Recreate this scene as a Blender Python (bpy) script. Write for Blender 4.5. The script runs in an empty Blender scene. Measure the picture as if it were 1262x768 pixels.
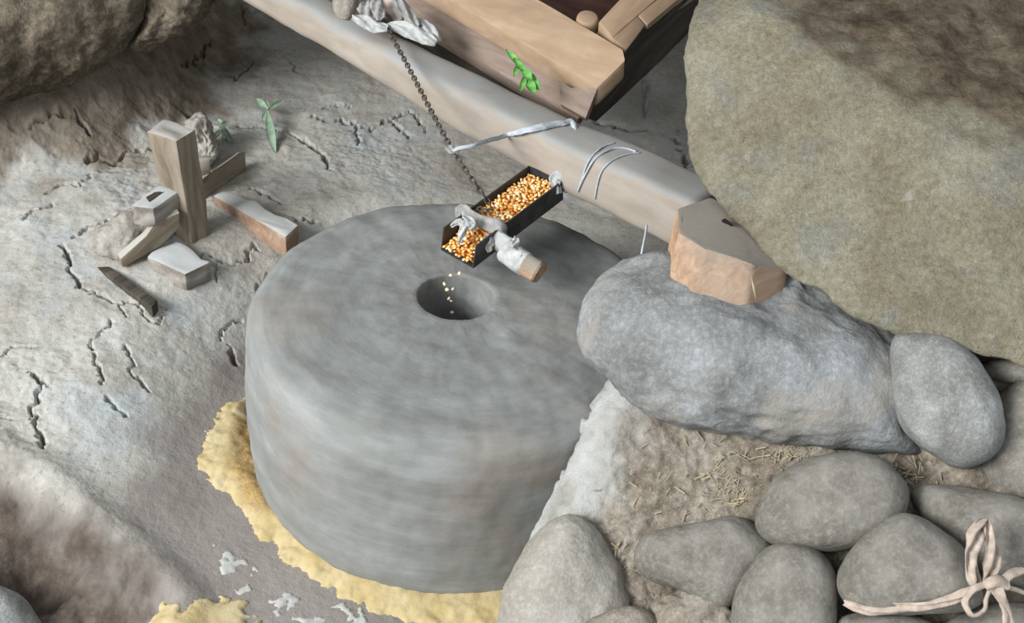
import bpy, bmesh, math, random
import numpy as np
from mathutils import Vector, Matrix

random.seed(7)
rng = np.random.default_rng(7)
sc = bpy.context.scene
col = sc.collection

# ------------------------------------------------------------------ camera
W, HH, F = 1262.0, 768.0, 1450.0
PITCH, ROLL = 0.634, 0.097
CAM = np.array([0.0958, -1.7876, 1.6760])
_c, _s = math.cos(PITCH), math.sin(PITCH)
FWD = np.array([0, _c, -_s]); _r0 = np.array([1., 0, 0]); _u0 = np.array([0, _s, _c])
RIGHT = math.cos(ROLL) * _r0 + math.sin(ROLL) * _u0
UP = math.cos(ROLL) * _u0 - math.sin(ROLL) * _r0
cd = bpy.data.cameras.new('camera'); cam = bpy.data.objects.new('camera', cd); col.objects.link(cam)
cd.sensor_fit = 'HORIZONTAL'; cd.sensor_width = 36.0; cd.lens = 36.0 * F / W
cd.clip_start = 0.05; cd.clip_end = 60
m = Matrix.Identity(4)
for i in range(3):
    m[i][0], m[i][1], m[i][2], m[i][3] = RIGHT[i], UP[i], -FWD[i], CAM[i]
cam.matrix_world = m
sc.camera = cam

# ------------------------------------------------------------------ world, daylight, exposure
wd = bpy.data.worlds.new('world'); sc.world = wd; wd.use_nodes = True
bg = wd.node_tree.nodes['Background']
bg.inputs[0].default_value = (0.86, 0.93, 1.0, 1); bg.inputs[1].default_value = 0.75
def area_light(name, loc, target, size, size_y, power, color):
    ld = bpy.data.lights.new(name, 'AREA'); ld.shape = 'RECTANGLE'; ld.size = size; ld.size_y = size_y
    ld.energy = power; ld.color = color
    o = bpy.data.objects.new(name, ld); col.objects.link(o); o.location = loc
    o.rotation_euler = (Vector(target) - Vector(loc)).to_track_quat('-Z', 'Y').to_euler()
    return o
area_light('doorway_daylight', (-3.5, -2.7, 2.8), (0.0, 0.1, 0.3), 2.4, 1.8, 400, (0.985, 0.99, 1.0))
sc.view_settings.view_transform = 'Standard'; sc.view_settings.look = 'None'
sc.view_settings.gamma = 1.0; sc.view_settings.use_curve_mapping = False
sc.view_settings.exposure = 0.0

# ------------------------------------------------------------------ measuring helpers
def ray(x, y): return FWD + (x - 631) / F * RIGHT - (y - 384) / F * UP
def at_d(x, y, d): return CAM + d * ray(x, y)
def at_z(x, y, z):
    v = ray(x, y); return CAM + v * (z - CAM[2]) / v[2]
def at_y(x, y, yy):
    v = ray(x, y); return CAM + v * (yy - CAM[1]) / v[1]

# ------------------------------------------------------------------ numpy gradient noise
_perm = rng.permutation(256); _perm = np.concatenate([_perm, _perm, _perm])
_g = rng.normal(size=(256, 3)); _g /= np.linalg.norm(_g, axis=1)[:, None]
def perlin(P):
    P = np.asarray(P, float); I = np.floor(P).astype(int); f = P - I; I &= 255
    u = f * f * f * (f * (f * 6 - 15) + 10); out = 0
    for dx in (0, 1):
        wx = u[:, 0] if dx else 1 - u[:, 0]
        for dy in (0, 1):
            wy = u[:, 1] if dy else 1 - u[:, 1]
            for dz in (0, 1):
                wz = u[:, 2] if dz else 1 - u[:, 2]
                h = _perm[_perm[_perm[(I[:, 0] + dx) & 255] + ((I[:, 1] + dy) & 255)] + ((I[:, 2] + dz) & 255)]
                g = _g[h]
                out = out + wx * wy * wz * (g[:, 0] * (f[:, 0] - dx) + g[:, 1] * (f[:, 1] - dy) + g[:, 2] * (f[:, 2] - dz))
    return out
def fbm(P, scale, octs=4, gain=0.5, ridged=False):
    P = np.asarray(P, float) * scale; a = 1.0; o = np.zeros(len(P))
    for k in range(octs):
        n = perlin(P + 17.3 * k)
        if ridged: n = 0.5 - np.abs(n)
        o += a * n; a *= gain; P = P * 2.03
    return o
def sstep(a, b, x):
    t = np.clip((np.asarray(x, float) - a) / (b - a), 0, 1); return t * t * (3 - 2 * t)

# ------------------------------------------------------------------ material helpers
def lin(c):
    c = np.array(c, float) / 255.0
    r = np.where(c <= 0.04045, c / 12.92, ((c + 0.055) / 1.055) ** 2.4)
    return (float(r[0]), float(r[1]), float(r[2]), 1.0)
class NT:
    def __init__(s, name, rough=0.9):
        s.m = bpy.data.materials.new(name); s.m.use_nodes = True; s.t = s.m.node_tree; s.n = s.t.nodes
        s.b = s.n['Principled BSDF']; s.b.inputs['Roughness'].default_value = rough
        s.b.inputs['Specular IOR Level'].default_value = 0.25
        s.tc = s.n.new('ShaderNodeTexCoord')
    def link(s, a, b): s.t.links.new(a, b)
    def mapping(s, scale=(1, 1, 1), src=None, loc=(0, 0, 0)):
        mp = s.n.new('ShaderNodeMapping'); mp.inputs['Scale'].default_value = scale; mp.inputs['Location'].default_value = loc
        s.link(src or s.tc.outputs['Object'], mp.inputs['Vector']); return mp.outputs['Vector']
    def noise(s, scale, detail=5, rough=0.55, vec=None, dist=0.0):
        n = s.n.new('ShaderNodeTexNoise'); n.inputs['Scale'].default_value = scale; n.inputs['Detail'].default_value = detail
        n.inputs['Roughness'].default_value = rough; n.inputs['Distortion'].default_value = dist
        s.link(vec if vec is not None else s.tc.outputs['Object'], n.inputs['Vector']); return n.outputs['Fac']
    def voronoi(s, scale, vec=None, feature='F1'):
        n = s.n.new('ShaderNodeTexVoronoi'); n.feature = feature; n.inputs['Scale'].default_value = scale
        s.link(vec if vec is not None else s.tc.outputs['Object'], n.inputs['Vector']); return n.outputs['Distance']
    def ramp(s, fac, stops):
        r = s.n.new('ShaderNodeValToRGB'); e = r.color_ramp.elements
        while len(e) > 1: e.remove(e[-1])
        e[0].position = stops[0][0]; e[0].color = lin(stops[0][1])
        for p, c in stops[1:]:
            k = e.new(p); k.color = lin(c)
        s.link(fac, r.inputs[0]); return r.outputs[0]
    def step(s, fac, a, b):
        r = s.n.new('ShaderNodeMapRange'); r.inputs[1].default_value = a; r.inputs[2].default_value = b
        s.link(fac, r.inputs[0]); return r.outputs[0]
    def mix(s, fac, a, b, mode='MIX'):
        x = s.n.new('ShaderNodeMix'); x.data_type = 'RGBA'; x.blend_type = mode
        for sock, v in ((x.inputs[0], fac), (x.inputs[6], a), (x.inputs[7], b)):
            if isinstance(v, (int, float)): sock.default_value = v
            elif isinstance(v, tuple): sock.default_value = lin(v) if len(v) == 3 else v
            else: s.link(v, sock)
        return x.outputs[2]
    def math(s, op, a, b=None):
        x = s.n.new('ShaderNodeMath'); x.operation = op
        for sock, v in ((x.inputs[0], a), (x.inputs[1], b)):
            if v is None: continue
            if isinstance(v, (int, float)): sock.default_value = v
            else: s.link(v, sock)
        return x.outputs[0]
    def attr(s, name):
        a = s.n.new('ShaderNodeAttribute'); a.attribute_name = name; return a.outputs['Fac']
    def bump(s, h, strength=0.5, dist=0.01, prev=None):
        b = s.n.new('ShaderNodeBump'); b.inputs['Strength'].default_value = strength; b.inputs['Distance'].default_value = dist
        s.link(h, b.inputs['Height'])
        if prev is not None: s.link(prev, b.inputs['Normal'])
        return b.outputs[0]
    def done(s, color, normal=None):
        if isinstance(color, tuple): s.b.inputs['Base Color'].default_value = lin(color)
        else: s.link(color, s.b.inputs['Base Color'])
        if normal is not None: s.link(normal, s.b.inputs['Normal'])
        return s.m
def stone_mat(name, c_dark, c_mid, c_light, scale=7, speck=0.5, bump=0.35, dust=None, stain=None):
    t = NT(name, 0.88)
    n1 = t.noise(scale, 6, 0.6); c = t.ramp(n1, [(0.30, c_dark), (0.5, c_mid), (0.70, c_light)])
    n2 = t.noise(scale * 16, 6, 0.8)
    c = t.mix(speck, c, t.ramp(n2, [(0.34, (55, 54, 52)), (0.5, (128, 128, 128)), (0.66, (212, 212, 208))]), 'SOFT_LIGHT')
    if stain: c = t.mix(t.step(t.noise(scale * 0.6, 6, 0.65, dist=0.5), 0.52, 0.66), c, stain)
    if dust:
        g = t.n.new('ShaderNodeNewGeometry'); sp = t.n.new('ShaderNodeSeparateXYZ'); t.link(g.outputs['Normal'], sp.inputs[0])
        f = t.math('MULTIPLY', t.step(sp.outputs[2], 0.1, 0.9), t.step(t.noise(scale * 2.2, 6, 0.7), 0.35, 0.75))
        c = t.mix(f, c, dust)
    b = t.bump(t.noise(scale * 26, 6, 0.7), bump, 0.004)
    b = t.bump(t.noise(scale * 6, 5, 0.6), bump * 0.8, 0.012, b)
    return t.done(c, b)
def wood_mat(name, c_dark, c_mid, c_light, dust=None, grain=1.0, bump=0.35, dust_amt=(0.35, 0.75)):
    t = NT(name, 0.82)
    v = t.mapping((5, 48 * grain, 48 * grain))
    n = t.noise(1.0, 6, 0.6, v, 0.6)
    c = t.ramp(n, [(0.28, c_dark), (0.5, c_mid), (0.72, c_light)])
    c = t.mix(0.35, c, t.ramp(t.noise(14, 4, 0.6), [(0.3, (90, 84, 78)), (0.7, (170, 168, 165))]), 'SOFT_LIGHT')
    if dust:
        g = t.n.new('ShaderNodeNewGeometry'); sp = t.n.new('ShaderNodeSeparateXYZ'); t.link(g.outputs['Normal'], sp.inputs[0])
        f = t.math('MULTIPLY', t.step(sp.outputs[2], 0.15, 0.8), t.step(t.noise(16, 6, 0.65), *dust_amt))
        c = t.mix(f, c, dust)
    b = t.bump(n, bump, 0.006)
    b = t.bump(t.noise(160, 4, 0.7), bump * 0.4, 0.003, b)
    return t.done(c, b)
def plain_mat(name, c1, c2, scale=40, bump=0.3, rough=0.9, metallic=0.0):
    t = NT(name, rough); t.b.inputs['Metallic'].default_value = metallic
    n = t.noise(scale, 5, 0.6)
    return t.done(t.ramp(n, [(0.3, c1), (0.7, c2)]), t.bump(n, bump, 0.004))

# ------------------------------------------------------------------ object helpers
def tag(o, label=None, cat=None, group=None, kind=None):
    if label: o['label'] = label
    if cat: o['category'] = cat
    if group: o['group'] = group
    if kind: o['kind'] = kind
    return o
def link(name, me, mat=None, parent=None, loc=None):
    o = bpy.data.objects.new(name, me); col.objects.link(o)
    if mat is not None: me.materials.clear(); me.materials.append(mat)
    if parent is not None: o.parent = parent
    if loc is not None: o.location = loc
    return o
def mesh_np(name, V, faces, smooth=True):
    me = bpy.data.meshes.new(name)
    me.from_pydata([tuple(v) for v in V], [], [tuple(f) for f in faces])
    me.update()
    if smooth: me.polygons.foreach_set('use_smooth', np.ones(len(me.polygons), bool))
    return me
def grid_mesh(name, V, nx, ny, keep=None):
    """V: (ny*nx,3), row-major; fast quad grid."""
    i = np.arange(nx * ny).reshape(ny, nx)
    q = np.stack([i[:-1, :-1], i[:-1, 1:], i[1:, 1:], i[1:, :-1]], -1).reshape(-1, 4)
    if keep is not None:
        k = keep.reshape(-1)[q].any(1); q = q[k]
        used = np.unique(q); mp = -np.ones(len(V), int); mp[used] = np.arange(len(used)); V = V[used]; q = mp[q]
    me = bpy.data.meshes.new(name)
    me.vertices.add(len(V)); me.vertices.foreach_set('co', np.asarray(V, np.float32).ravel())
    me.loops.add(q.size); me.loops.foreach_set('vertex_index', q.ravel().astype(np.int32))
    me.polygons.add(len(q)); me.polygons.foreach_set('loop_start', np.arange(0, q.size, 4, dtype=np.int32))
    me.update(calc_edges=True); me.polygons.foreach_set('use_smooth', np.ones(len(q), bool))
    if keep is not None: return me, used
    return me
def set_attr(me, name, vals):
    a = me.attributes.new(name, 'FLOAT', 'POINT'); a.data.foreach_set('value', np.asarray(vals, np.float32))
def co_of(me):
    a = np.empty(len(me.vertices) * 3, np.float32); me.vertices.foreach_get('co', a); return a.reshape(-1, 3).astype(float)
def no_of(me):
    a = np.empty(len(me.vertices) * 3, np.float32); me.vertices.foreach_get('normal', a); return a.reshape(-1, 3).astype(float)
def put_co(me, V): me.vertices.foreach_set('co', np.asarray(V, np.float32).ravel()); me.update()
def empty(name, loc=(0, 0, 0)):
    o = bpy.data.objects.new(name, None); col.objects.link(o); o.location = loc; o.empty_display_size = 0.05; return o
def sharpen(bm, ang=35):
    for f in bm.faces: f.smooth = True
    for e in bm.edges:
        if len(e.link_faces) == 2: e.smooth = e.calc_face_angle(0) < math.radians(ang)
def prism_from_top(quad, down=None, bevel=0.006, cuts=6, amp=0.003, nscale=9, taper=1.0, seed=0, bottom=None, grain_down=False):
    """solid from a polygon of world points swept by vector down; bevelled, roughened. Returns local bmesh data + origin/axes"""
    Q = np.array(quad, float); n = len(Q); c = Q.mean(0)
    if bottom is not None: down = np.array(bottom, float).mean(0) - c
    B = c + (Q - c) * taper + np.array(down, float) if bottom is None else np.array(bottom, float)
    X = Q[1] - Q[0]; X /= np.linalg.norm(X)
    Z = -np.array(down, float); Z -= X * (Z @ X); Z /= np.linalg.norm(Z); Y = np.cross(Z, X)
    if grain_down: X, Z = Z, X; Y = np.cross(Z, X)
    R = np.stack([X, Y, Z], 1); org = (Q.mean(0) + B.mean(0)) / 2
    L = np.concatenate([(Q - org) @ R, (B - org) @ R])
    bm = bmesh.new(); vs = [bm.verts.new(v) for v in L]
    bm.faces.new(vs[:n]); bm.faces.new(vs[n:][::-1])
    for i in range(n):
        j = (i + 1) % n; bm.faces.new((vs[j], vs[i], vs[n + i], vs[n + j]))
    bmesh.ops.recalc_face_normals(bm, faces=bm.faces[:])
    if bevel: bmesh.ops.bevel(bm, geom=bm.edges[:], offset=bevel, segments=2, affect='EDGES', profile=0.6)
    if cuts:
        ln = [e for e in bm.edges if e.calc_length() > 0.03]
        bmesh.ops.subdivide_edges(bm, edges=ln, cuts=cuts, use_grid_fill=True)
    if amp:
        bm.verts.ensure_lookup_table(); bm.normal_update()
        V = np.array([v.co[:] for v in bm.verts]); N = np.array([v.normal[:] for v in bm.verts])
        d = fbm(V * np.array([0.5, 1, 1]) + seed * 3.7 + 5, nscale, 4) * amp * 2
        for v, k, q in zip(bm.verts, d, N): v.co += Vector(q * k)
    sharpen(bm)
    M = Matrix.Identity(4)
    for i in range(3):
        for j in range(3): M[i][j] = R[i, j]
        M[i][3] = org[i]
    return bm, M
def timber(name, quad, down, mat, parent=None, **k):
    bm, M = prism_from_top(quad, down, **k)
    me = bpy.data.meshes.new(name); bm.to_mesh(me); bm.free()
    o = link(name, me, mat, parent)
    if parent is not None: o.matrix_parent_inverse = Matrix.Translation(parent.location).inverted()
    o.matrix_world = M if parent is None else M
    if parent is not None:
        o.matrix_parent_inverse = Matrix.Identity(4); o.matrix_local = Matrix.Translation(-Vector(parent.location)) @ M
    return o
def tube_mesh(name, pts, radii, seg=8, flat=1.0, cap=True, twist=None):
    """tube along pts; flat<1 squashes it across"""
    P = np.array(pts, float); n = len(P); r = np.broadcast_to(np.asarray(radii, float), (n,))
    T = np.gradient(P, axis=0); T /= np.linalg.norm(T, axis=1)[:, None] + 1e-12
    ref = np.array([0, 0, 1.0]) if abs(T[0][2]) < 0.9 else np.array([1.0, 0, 0])
    V = []; nrm = np.cross(T[0], ref); nrm /= np.linalg.norm(nrm)
    for i in range(n):
        nrm = nrm - T[i] * (nrm @ T[i]); nrm /= np.linalg.norm(nrm) + 1e-12; bi = np.cross(T[i], nrm)
        tw = twist[i] if twist is not None else 0
        for k in range(seg):
            a = 2 * math.pi * k / seg; ca, sa = math.cos(a), math.sin(a) * flat
            x, y = ca * math.cos(tw) - sa * math.sin(tw), ca * math.sin(tw) + sa * math.cos(tw)
            V.append(P[i] + r[i] * (x * nrm + y * bi))
    Fc = []
    for i in range(n - 1):
        for k in range(seg):
            a, b = i * seg + k, i * seg + (k + 1) % seg; Fc.append((a, b, b + seg, a + seg))
    if cap: Fc.append(tuple(range(seg))[::-1]); Fc.append(tuple(range((n - 1) * seg, n * seg)))
    return mesh_np(name, V, Fc)
def spline(pts, n, closed=False):
    P = np.array(pts, float); m_ = len(P)
    out = []
    segs = m_ if closed else m_ - 1
    for s_ in np.linspace(0, segs, n, endpoint=not closed):
        i = min(int(s_), segs - 1); t = s_ - i
        g = (lambda k: P[k % m_]) if closed else (lambda k: P[min(max(k, 0), m_ - 1)])
        p0, p1, p2, p3 = g(i - 1), g(i), g(i + 1), g(i + 2)
        out.append(0.5 * (2 * p1 + (p2 - p0) * t + (2 * p0 - 5 * p1 + 4 * p2 - p3) * t * t + (3 * p1 - p0 - 3 * p2 + p3) * t ** 3))
    return np.array(out)
_ico = {}
def ico(n):
    if n not in _ico:
        bm = bmesh.new(); bmesh.ops.create_icosphere(bm, subdivisions=n, radius=1)
        bm.verts.ensure_lookup_table()
        _ico[n] = (np.array([v.co[:] for v in bm.verts]), [[v.index for v in f.verts] for f in bm.faces]); bm.free()
    return _ico[n]
def rock(name, outline, d, front, back, mat, parent=None, amp=0.004, nscale=9, lump=0.0, p=0.8, q=0.8, sub=5, tilt=(0, 0), ridged=0.0, seed=0, shape=None):
    """stone with the given outline (photo pixels) standing at distance d, real thickness front+back"""
    O = spline(outline, 200, True); c = (O.max(0) + O.min(0)) / 2
    ctr = at_d(c[0], c[1], d)
    N = CAM - ctr; N /= np.linalg.norm(N)
    U = RIGHT - N * (RIGHT @ N); U /= np.linalg.norm(U); Vv = np.cross(N, U)
    k = d / F
    Q = (O - c) * k; th = np.arctan2(-Q[:, 1], Q[:, 0]); rr = np.hypot(Q[:, 0], Q[:, 1])
    o = np.argsort(th); th, rr = th[o], rr[o]
    S, Fc = ico(sub)
    a = np.arctan2(S[:, 1], S[:, 0]); rho = np.hypot(S[:, 0], S[:, 1])
    R = np.interp(a, np.concatenate([th - 2 * np.pi, th, th + 2 * np.pi]), np.tile(rr, 3))
    rp = R * rho ** p
    lx, ly = rp * np.cos(a), rp * np.sin(a)
    lz = np.where(S[:, 2] > 0, front, back) * np.sign(S[:, 2]) * np.abs(S[:, 2]) ** q
    lz = lz + lx * tilt[0] + ly * tilt[1]
    if shape is not None: lz = lz + shape(lx, ly, lz)
    P = lx[:, None] * U + ly[:, None] * Vv + lz[:, None] * N
    me = mesh_np(name, P, Fc); Nn = no_of(me); sd = seed * 7.31 + c[0] * 0.013
    dsp = fbm(P + sd, nscale, 4, 0.5) * amp * 2 + lump * 2 * fbm(P + sd + 9, nscale * 0.35, 2)
    if ridged: dsp = dsp + ridged * (fbm(P + sd, nscale * 2.2, 4, 0.55, True) - 0.5)
    put_co(me, P + Nn * dsp[:, None])
    loc = ctr if parent is None else ctr - np.array(parent.location)
    return link(name, me, mat, parent, loc)
def hull_rock(name, pts, mat, voxel=0.012, smooth=6, amp=0.006, nscale=8, ridged=0.0, parent=None):
    P = np.array(pts, float); c = P.mean(0)
    bm = bmesh.new(); [bm.verts.new(v) for v in P - c]
    bmesh.ops.convex_hull(bm, input=bm.verts[:])
    loose = [v for v in bm.verts if not v.link_faces]; bmesh.ops.delete(bm, geom=loose, context='VERTS')
    me = bpy.data.meshes.new(name); bm.to_mesh(me); bm.free()
    o = bpy.data.objects.new('tmp', me); col.objects.link(o)
    md = o.modifiers.new('r', 'REMESH'); md.mode = 'VOXEL'; md.voxel_size = voxel
    dg = bpy.context.evaluated_depsgraph_get(); dg.update()
    me2 = bpy.data.meshes.new_from_object(o.evaluated_get(dg)); bpy.data.objects.remove(o); bpy.data.meshes.remove(me)
    me2.name = name
    bm = bmesh.new(); bm.from_mesh(me2)
    for _ in range(smooth): bmesh.ops.smooth_vert(bm, verts=bm.verts[:], factor=0.6, use_axis_x=True, use_axis_y=True, use_axis_z=True)
    for f in bm.faces: f.smooth = True
    bm.to_mesh(me2); bm.free(); me2.update()
    V = co_of(me2); N = no_of(me2)
    dsp = fbm(V + 3, nscale, 5, 0.5) * amp * 2
    if ridged: dsp += ridged * (fbm(V + 1, nscale * 2, 4, 0.55, True) - 0.5)
    put_co(me2, V + N * dsp[:, None])
    return link(name, me2, mat, parent, c if parent is None else c - np.array(parent.location))

# ================================================================== MATERIALS
def mud_material():
    t = NT('mud_plaster', 0.95)
    n1 = t.noise(3.2, 6, 0.6); base = t.ramp(n1, [(0.3, (158, 153, 143)), (0.5, (176, 173, 165)), (0.7, (188, 187, 181))])
    n2 = t.noise(64, 7, 0.8)
    base = t.mix(0.45, base, t.ramp(n2, [(0.34, (60, 57, 53)), (0.5, (130, 129, 127)), (0.66, (196, 196, 194))]), 'SOFT_LIGHT')
    blue = t.step(t.noise(5.5, 5, 0.6, t.mapping(loc=(4, 2, 1))), 0.52, 0.70)
    base = t.mix(t.math('MULTIPLY', blue, 0.6), base, (166, 176, 180))
    base = t.mix(t.math('MULTIPLY', t.step(t.noise(95, 3, 0.6), 0.60, 0.68), 0.5), base, (112, 108, 102))
    base = t.mix(t.math('MULTIPLY', t.step(t.noise(42, 5, 0.7, t.mapping(loc=(2, 7, 1))), 0.58, 0.70), 0.45), base, (190, 190, 186))
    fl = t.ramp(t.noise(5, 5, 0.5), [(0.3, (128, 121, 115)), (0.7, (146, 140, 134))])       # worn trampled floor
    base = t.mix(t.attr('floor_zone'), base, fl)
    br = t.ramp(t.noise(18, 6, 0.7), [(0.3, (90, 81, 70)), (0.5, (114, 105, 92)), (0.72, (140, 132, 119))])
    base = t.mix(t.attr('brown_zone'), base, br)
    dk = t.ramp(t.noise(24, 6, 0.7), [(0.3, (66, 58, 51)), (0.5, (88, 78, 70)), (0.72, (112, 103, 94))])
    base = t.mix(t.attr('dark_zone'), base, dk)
    b = t.bump(t.noise(150, 5, 0.7), 0.35, 0.004)
    b = t.bump(t.noise(28, 6, 0.65), 0.45, 0.012, b)
    return t.done(base, b)
M_mud = mud_material()
def wall_mud_material():
    t = NT('straw_mud', 0.95)
    n1 = t.noise(9, 6, 0.65); base = t.ramp(n1, [(0.3, (124, 114, 101)), (0.5, (154, 146, 134)), (0.7, (174, 169, 159))])
    base = t.mix(0.8, base, t.ramp(t.noise(80, 6, 0.8), [(0.34, (52, 47, 40)), (0.5, (128, 126, 122)), (0.66, (200, 197, 190))]), 'SOFT_LIGHT')
    base = t.mix(t.attr('pale_zone'), base, t.ramp(t.noise(25, 5, 0.6), [(0.3, (160, 160, 155)), (0.7, (184, 185, 181))]))
    b = t.bump(t.noise(130, 5, 0.75), 0.5, 0.005); b = t.bump(t.noise(35, 6, 0.7), 0.6, 0.015, b)
    return t.done(base, b)
M_wallmud = wall_mud_material()
def millstone_material():
    t = NT('millstone_dusty', 0.92)
    sp = t.n.new('ShaderNodeSeparateXYZ'); t.link(t.tc.outputs['Object'], sp.inputs[0])
    x, y, z = sp.outputs
    r = t.math('SQRT', t.math('ADD', t.math('MULTIPLY', x, x), t.math('MULTIPLY', y, y)))
    ix = t.math('DIVIDE', x, t.math('ADD', r, 0.02)); iy = t.math('DIVIDE', y, t.math('ADD', r, 0.02))
    cb = t.n.new('ShaderNodeCombineXYZ')
    t.link(t.math('MULTIPLY', ix, 1.7), cb.inputs[0]); t.link(t.math('MULTIPLY', iy, 1.7), cb.inputs[1])
    t.link(t.math('MULTIPLY', t.math('SUBTRACT', r, t.math('MULTIPLY', z, 1.0)), 14), cb.inputs[2])
    streak = t.noise(1.3, 5, 0.6, cb.outputs[0])
    c = t.ramp(streak, [(0.3, (134, 135, 131)), (0.5, (145, 147, 144)), (0.7, (158, 160, 158))])
    c = t.mix(t.step(t.noise(3.0, 4, 0.6), 0.5, 0.72), c, (146, 137, 127))
    c = t.mix(0.25, c, t.ramp(t.noise(45, 5, 0.7), [(0.3, (100, 100, 98)), (0.7, (165, 165, 165))]), 'SOFT_LIGHT')
    cb2 = t.n.new('ShaderNodeCombineXYZ')
    t.link(t.math('MULTIPLY', ix, 5.5), cb2.inputs[0]); t.link(t.math('MULTIPLY', iy, 5.5), cb2.inputs[1])
    t.link(t.math('MULTIPLY', t.math('SUBTRACT', r, z), 55), cb2.inputs[2])
    st2 = t.noise(1.0, 4, 0.6, cb2.outputs[0])
    c = t.mix(0.28, c, t.ramp(st2, [(0.32, (92, 90, 86)), (0.5, (130, 130, 128)), (0.68, (158, 160, 160))]), 'SOFT_LIGHT')
    b = t.bump(streak, 0.15, 0.006); b = t.bump(st2, 0.2, 0.005, b); b = t.bump(t.noise(60, 5, 0.65), 0.15, 0.006, b)
    return t.done(c, b)
M_mill = millstone_material()
M_bldA = stone_mat('boulder_tan', (138, 130, 106), (160, 154, 132), (176, 172, 152), 6, 0.45, 0.45, stain=(140, 136, 122))
def boulderA_material():
    t = NT('boulder_tan_brown', 0.92)
    c = t.ramp(t.noise(6, 6, 0.6), [(0.3, (154, 146, 124)), (0.5, (174, 168, 147)), (0.7, (188, 184, 167))])
    c = t.mix(t.math('MULTIPLY', t.step(t.noise(11, 5, 0.6, t.mapping(loc=(3, 1, 2))), 0.52, 0.68), 0.6), c, (158, 160, 154))
    c = t.mix(0.7, c, t.ramp(t.noise(85, 6, 0.8), [(0.34, (62, 58, 52)), (0.5, (150, 149, 146)), (0.66, (200, 198, 192))]), 'SOFT_LIGHT')
    c = t.mix(t.math('MULTIPLY', t.step(t.noise(34, 5, 0.7, t.mapping(loc=(1, 5, 2))), 0.60, 0.72), 0.6), c, (118, 108, 88))
    c = t.mix(t.math('MULTIPLY', t.step(t.noise(26, 5, 0.7, t.mapping(loc=(7, 2, 2))), 0.62, 0.72), 0.6), c, (192, 190, 178))
    br = t.ramp(t.noise(22, 6, 0.72), [(0.32, (66, 56, 45)), (0.5, (112, 99, 81)), (0.70, (152, 140, 119))])
    c = t.mix(t.attr('brown_zone'), c, br)
    b = t.bump(t.noise(120, 6, 0.8), 0.8, 0.006); b = t.bump(t.noise(30, 6, 0.75), 0.7, 0.014, b)
    return t.done(c, b)
M_bldA = boulderA_material()
M_bldB = stone_mat('boulder_bluegrey', (116, 116, 113), (143, 145, 144), (168, 171, 172), 7, 0.45, 0.5, stain=(150, 143, 133))
M_peb = stone_mat('pebble_grey', (110, 106, 97), (130, 126, 117), (148, 145, 136), 7, 0.55, 0.28, dust=(150, 146, 138))
M_peb2 = stone_mat('pebble_pale', (124, 123, 118), (150, 151, 147), (180, 182, 180), 13, 0.5, 0.35)
M_clod = stone_mat('mud_clod', (128, 116, 100), (158, 150, 138), (178, 173, 164), 8, 0.5, 0.5)
M_clodpale = stone_mat('mud_clod_pale', (148, 142, 132), (164, 159, 150), (176, 173, 166), 8, 0.4, 0.4)
M_rockTL = stone_mat('rock_brown_dark', (66, 58, 48), (98, 88, 74), (140, 130, 114), 5, 0.6, 0.7)
M_beam = wood_mat('beam_weathered', (152, 141, 128), (166, 156, 144), (178, 169, 158), dust=(154, 155, 152), grain=0.5, bump=0.15, dust_amt=(0.2, 0.6))
M_plank = wood_mat('plank_tan', (158, 134, 110), (172, 148, 123), (183, 160, 136), grain=0.6, bump=0.1)
M_hopshade = wood_mat('hopper_inside_shade', (52, 34, 28), (66, 44, 36), (80, 56, 46), grain=0.6, bump=0.2)  # shade inside the hopper is put into this board colour
M_plank2 = wood_mat('plank_mauve', (122, 106, 94), (144, 128, 116), (160, 146, 134), grain=0.8, bump=0.2)
M_block = wood_mat('sawn_block', (150, 118, 92), (182, 150, 122), (200, 172, 146), dust=(136, 130, 120), grain=1.2, bump=0.5, dust_amt=(0.15, 0.4))
M_post = wood_mat('post_dusty', (118, 106, 90), (146, 135, 118), (164, 155, 141), dust=(170, 166, 158), grain=0.9, bump=0.3, dust_amt=(0.1, 0.4))
M_brick = wood_mat('fresh_wood_edge', (138, 112, 94), (166, 138, 116), (186, 168, 150), dust=(188, 188, 184), grain=0.7, bump=0.3, dust_amt=(0.05, 0.3))
M_dustwood = wood_mat('grey_dusty_wood', (120, 112, 102), (150, 144, 136), (170, 166, 160), dust=(182, 184, 182), grain=0.8, bump=0.3, dust_amt=(0.1, 0.4))
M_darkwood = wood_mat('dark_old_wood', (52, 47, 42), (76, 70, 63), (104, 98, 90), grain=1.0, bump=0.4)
M_tin = plain_mat('dark_tin', (54, 54, 54), (84, 84, 82), 30, 0.15, 0.55, 0.3)
M_chain = plain_mat('rusty_chain', (50, 44, 40), (112, 102, 94), 200, 0.3, 0.6, 0.4)
M_rag = plain_mat('rag_white', (150, 151, 148), (194, 196, 193), 60, 0.5)
M_raggrey = plain_mat('rag_grey', (120, 118, 114), (170, 168, 164), 50, 0.5)
M_strap = plain_mat('strap_pale', (160, 166, 172), (192, 198, 204), 80, 0.4)
M_ragpink = plain_mat('rag_beige', (150, 134, 120), (196, 182, 168), 60, 0.5)
M_leaf = plain_mat('leaf_green', (70, 128, 58), (128, 190, 104), 60, 0.2, 0.6)
M_leafdull = plain_mat('leaf_dusty', (108, 134, 108), (150, 172, 148), 60, 0.2, 0.8)
M_straw = plain_mat('straw', (150, 134, 108), (186, 172, 146), 90, 0.2)
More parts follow.
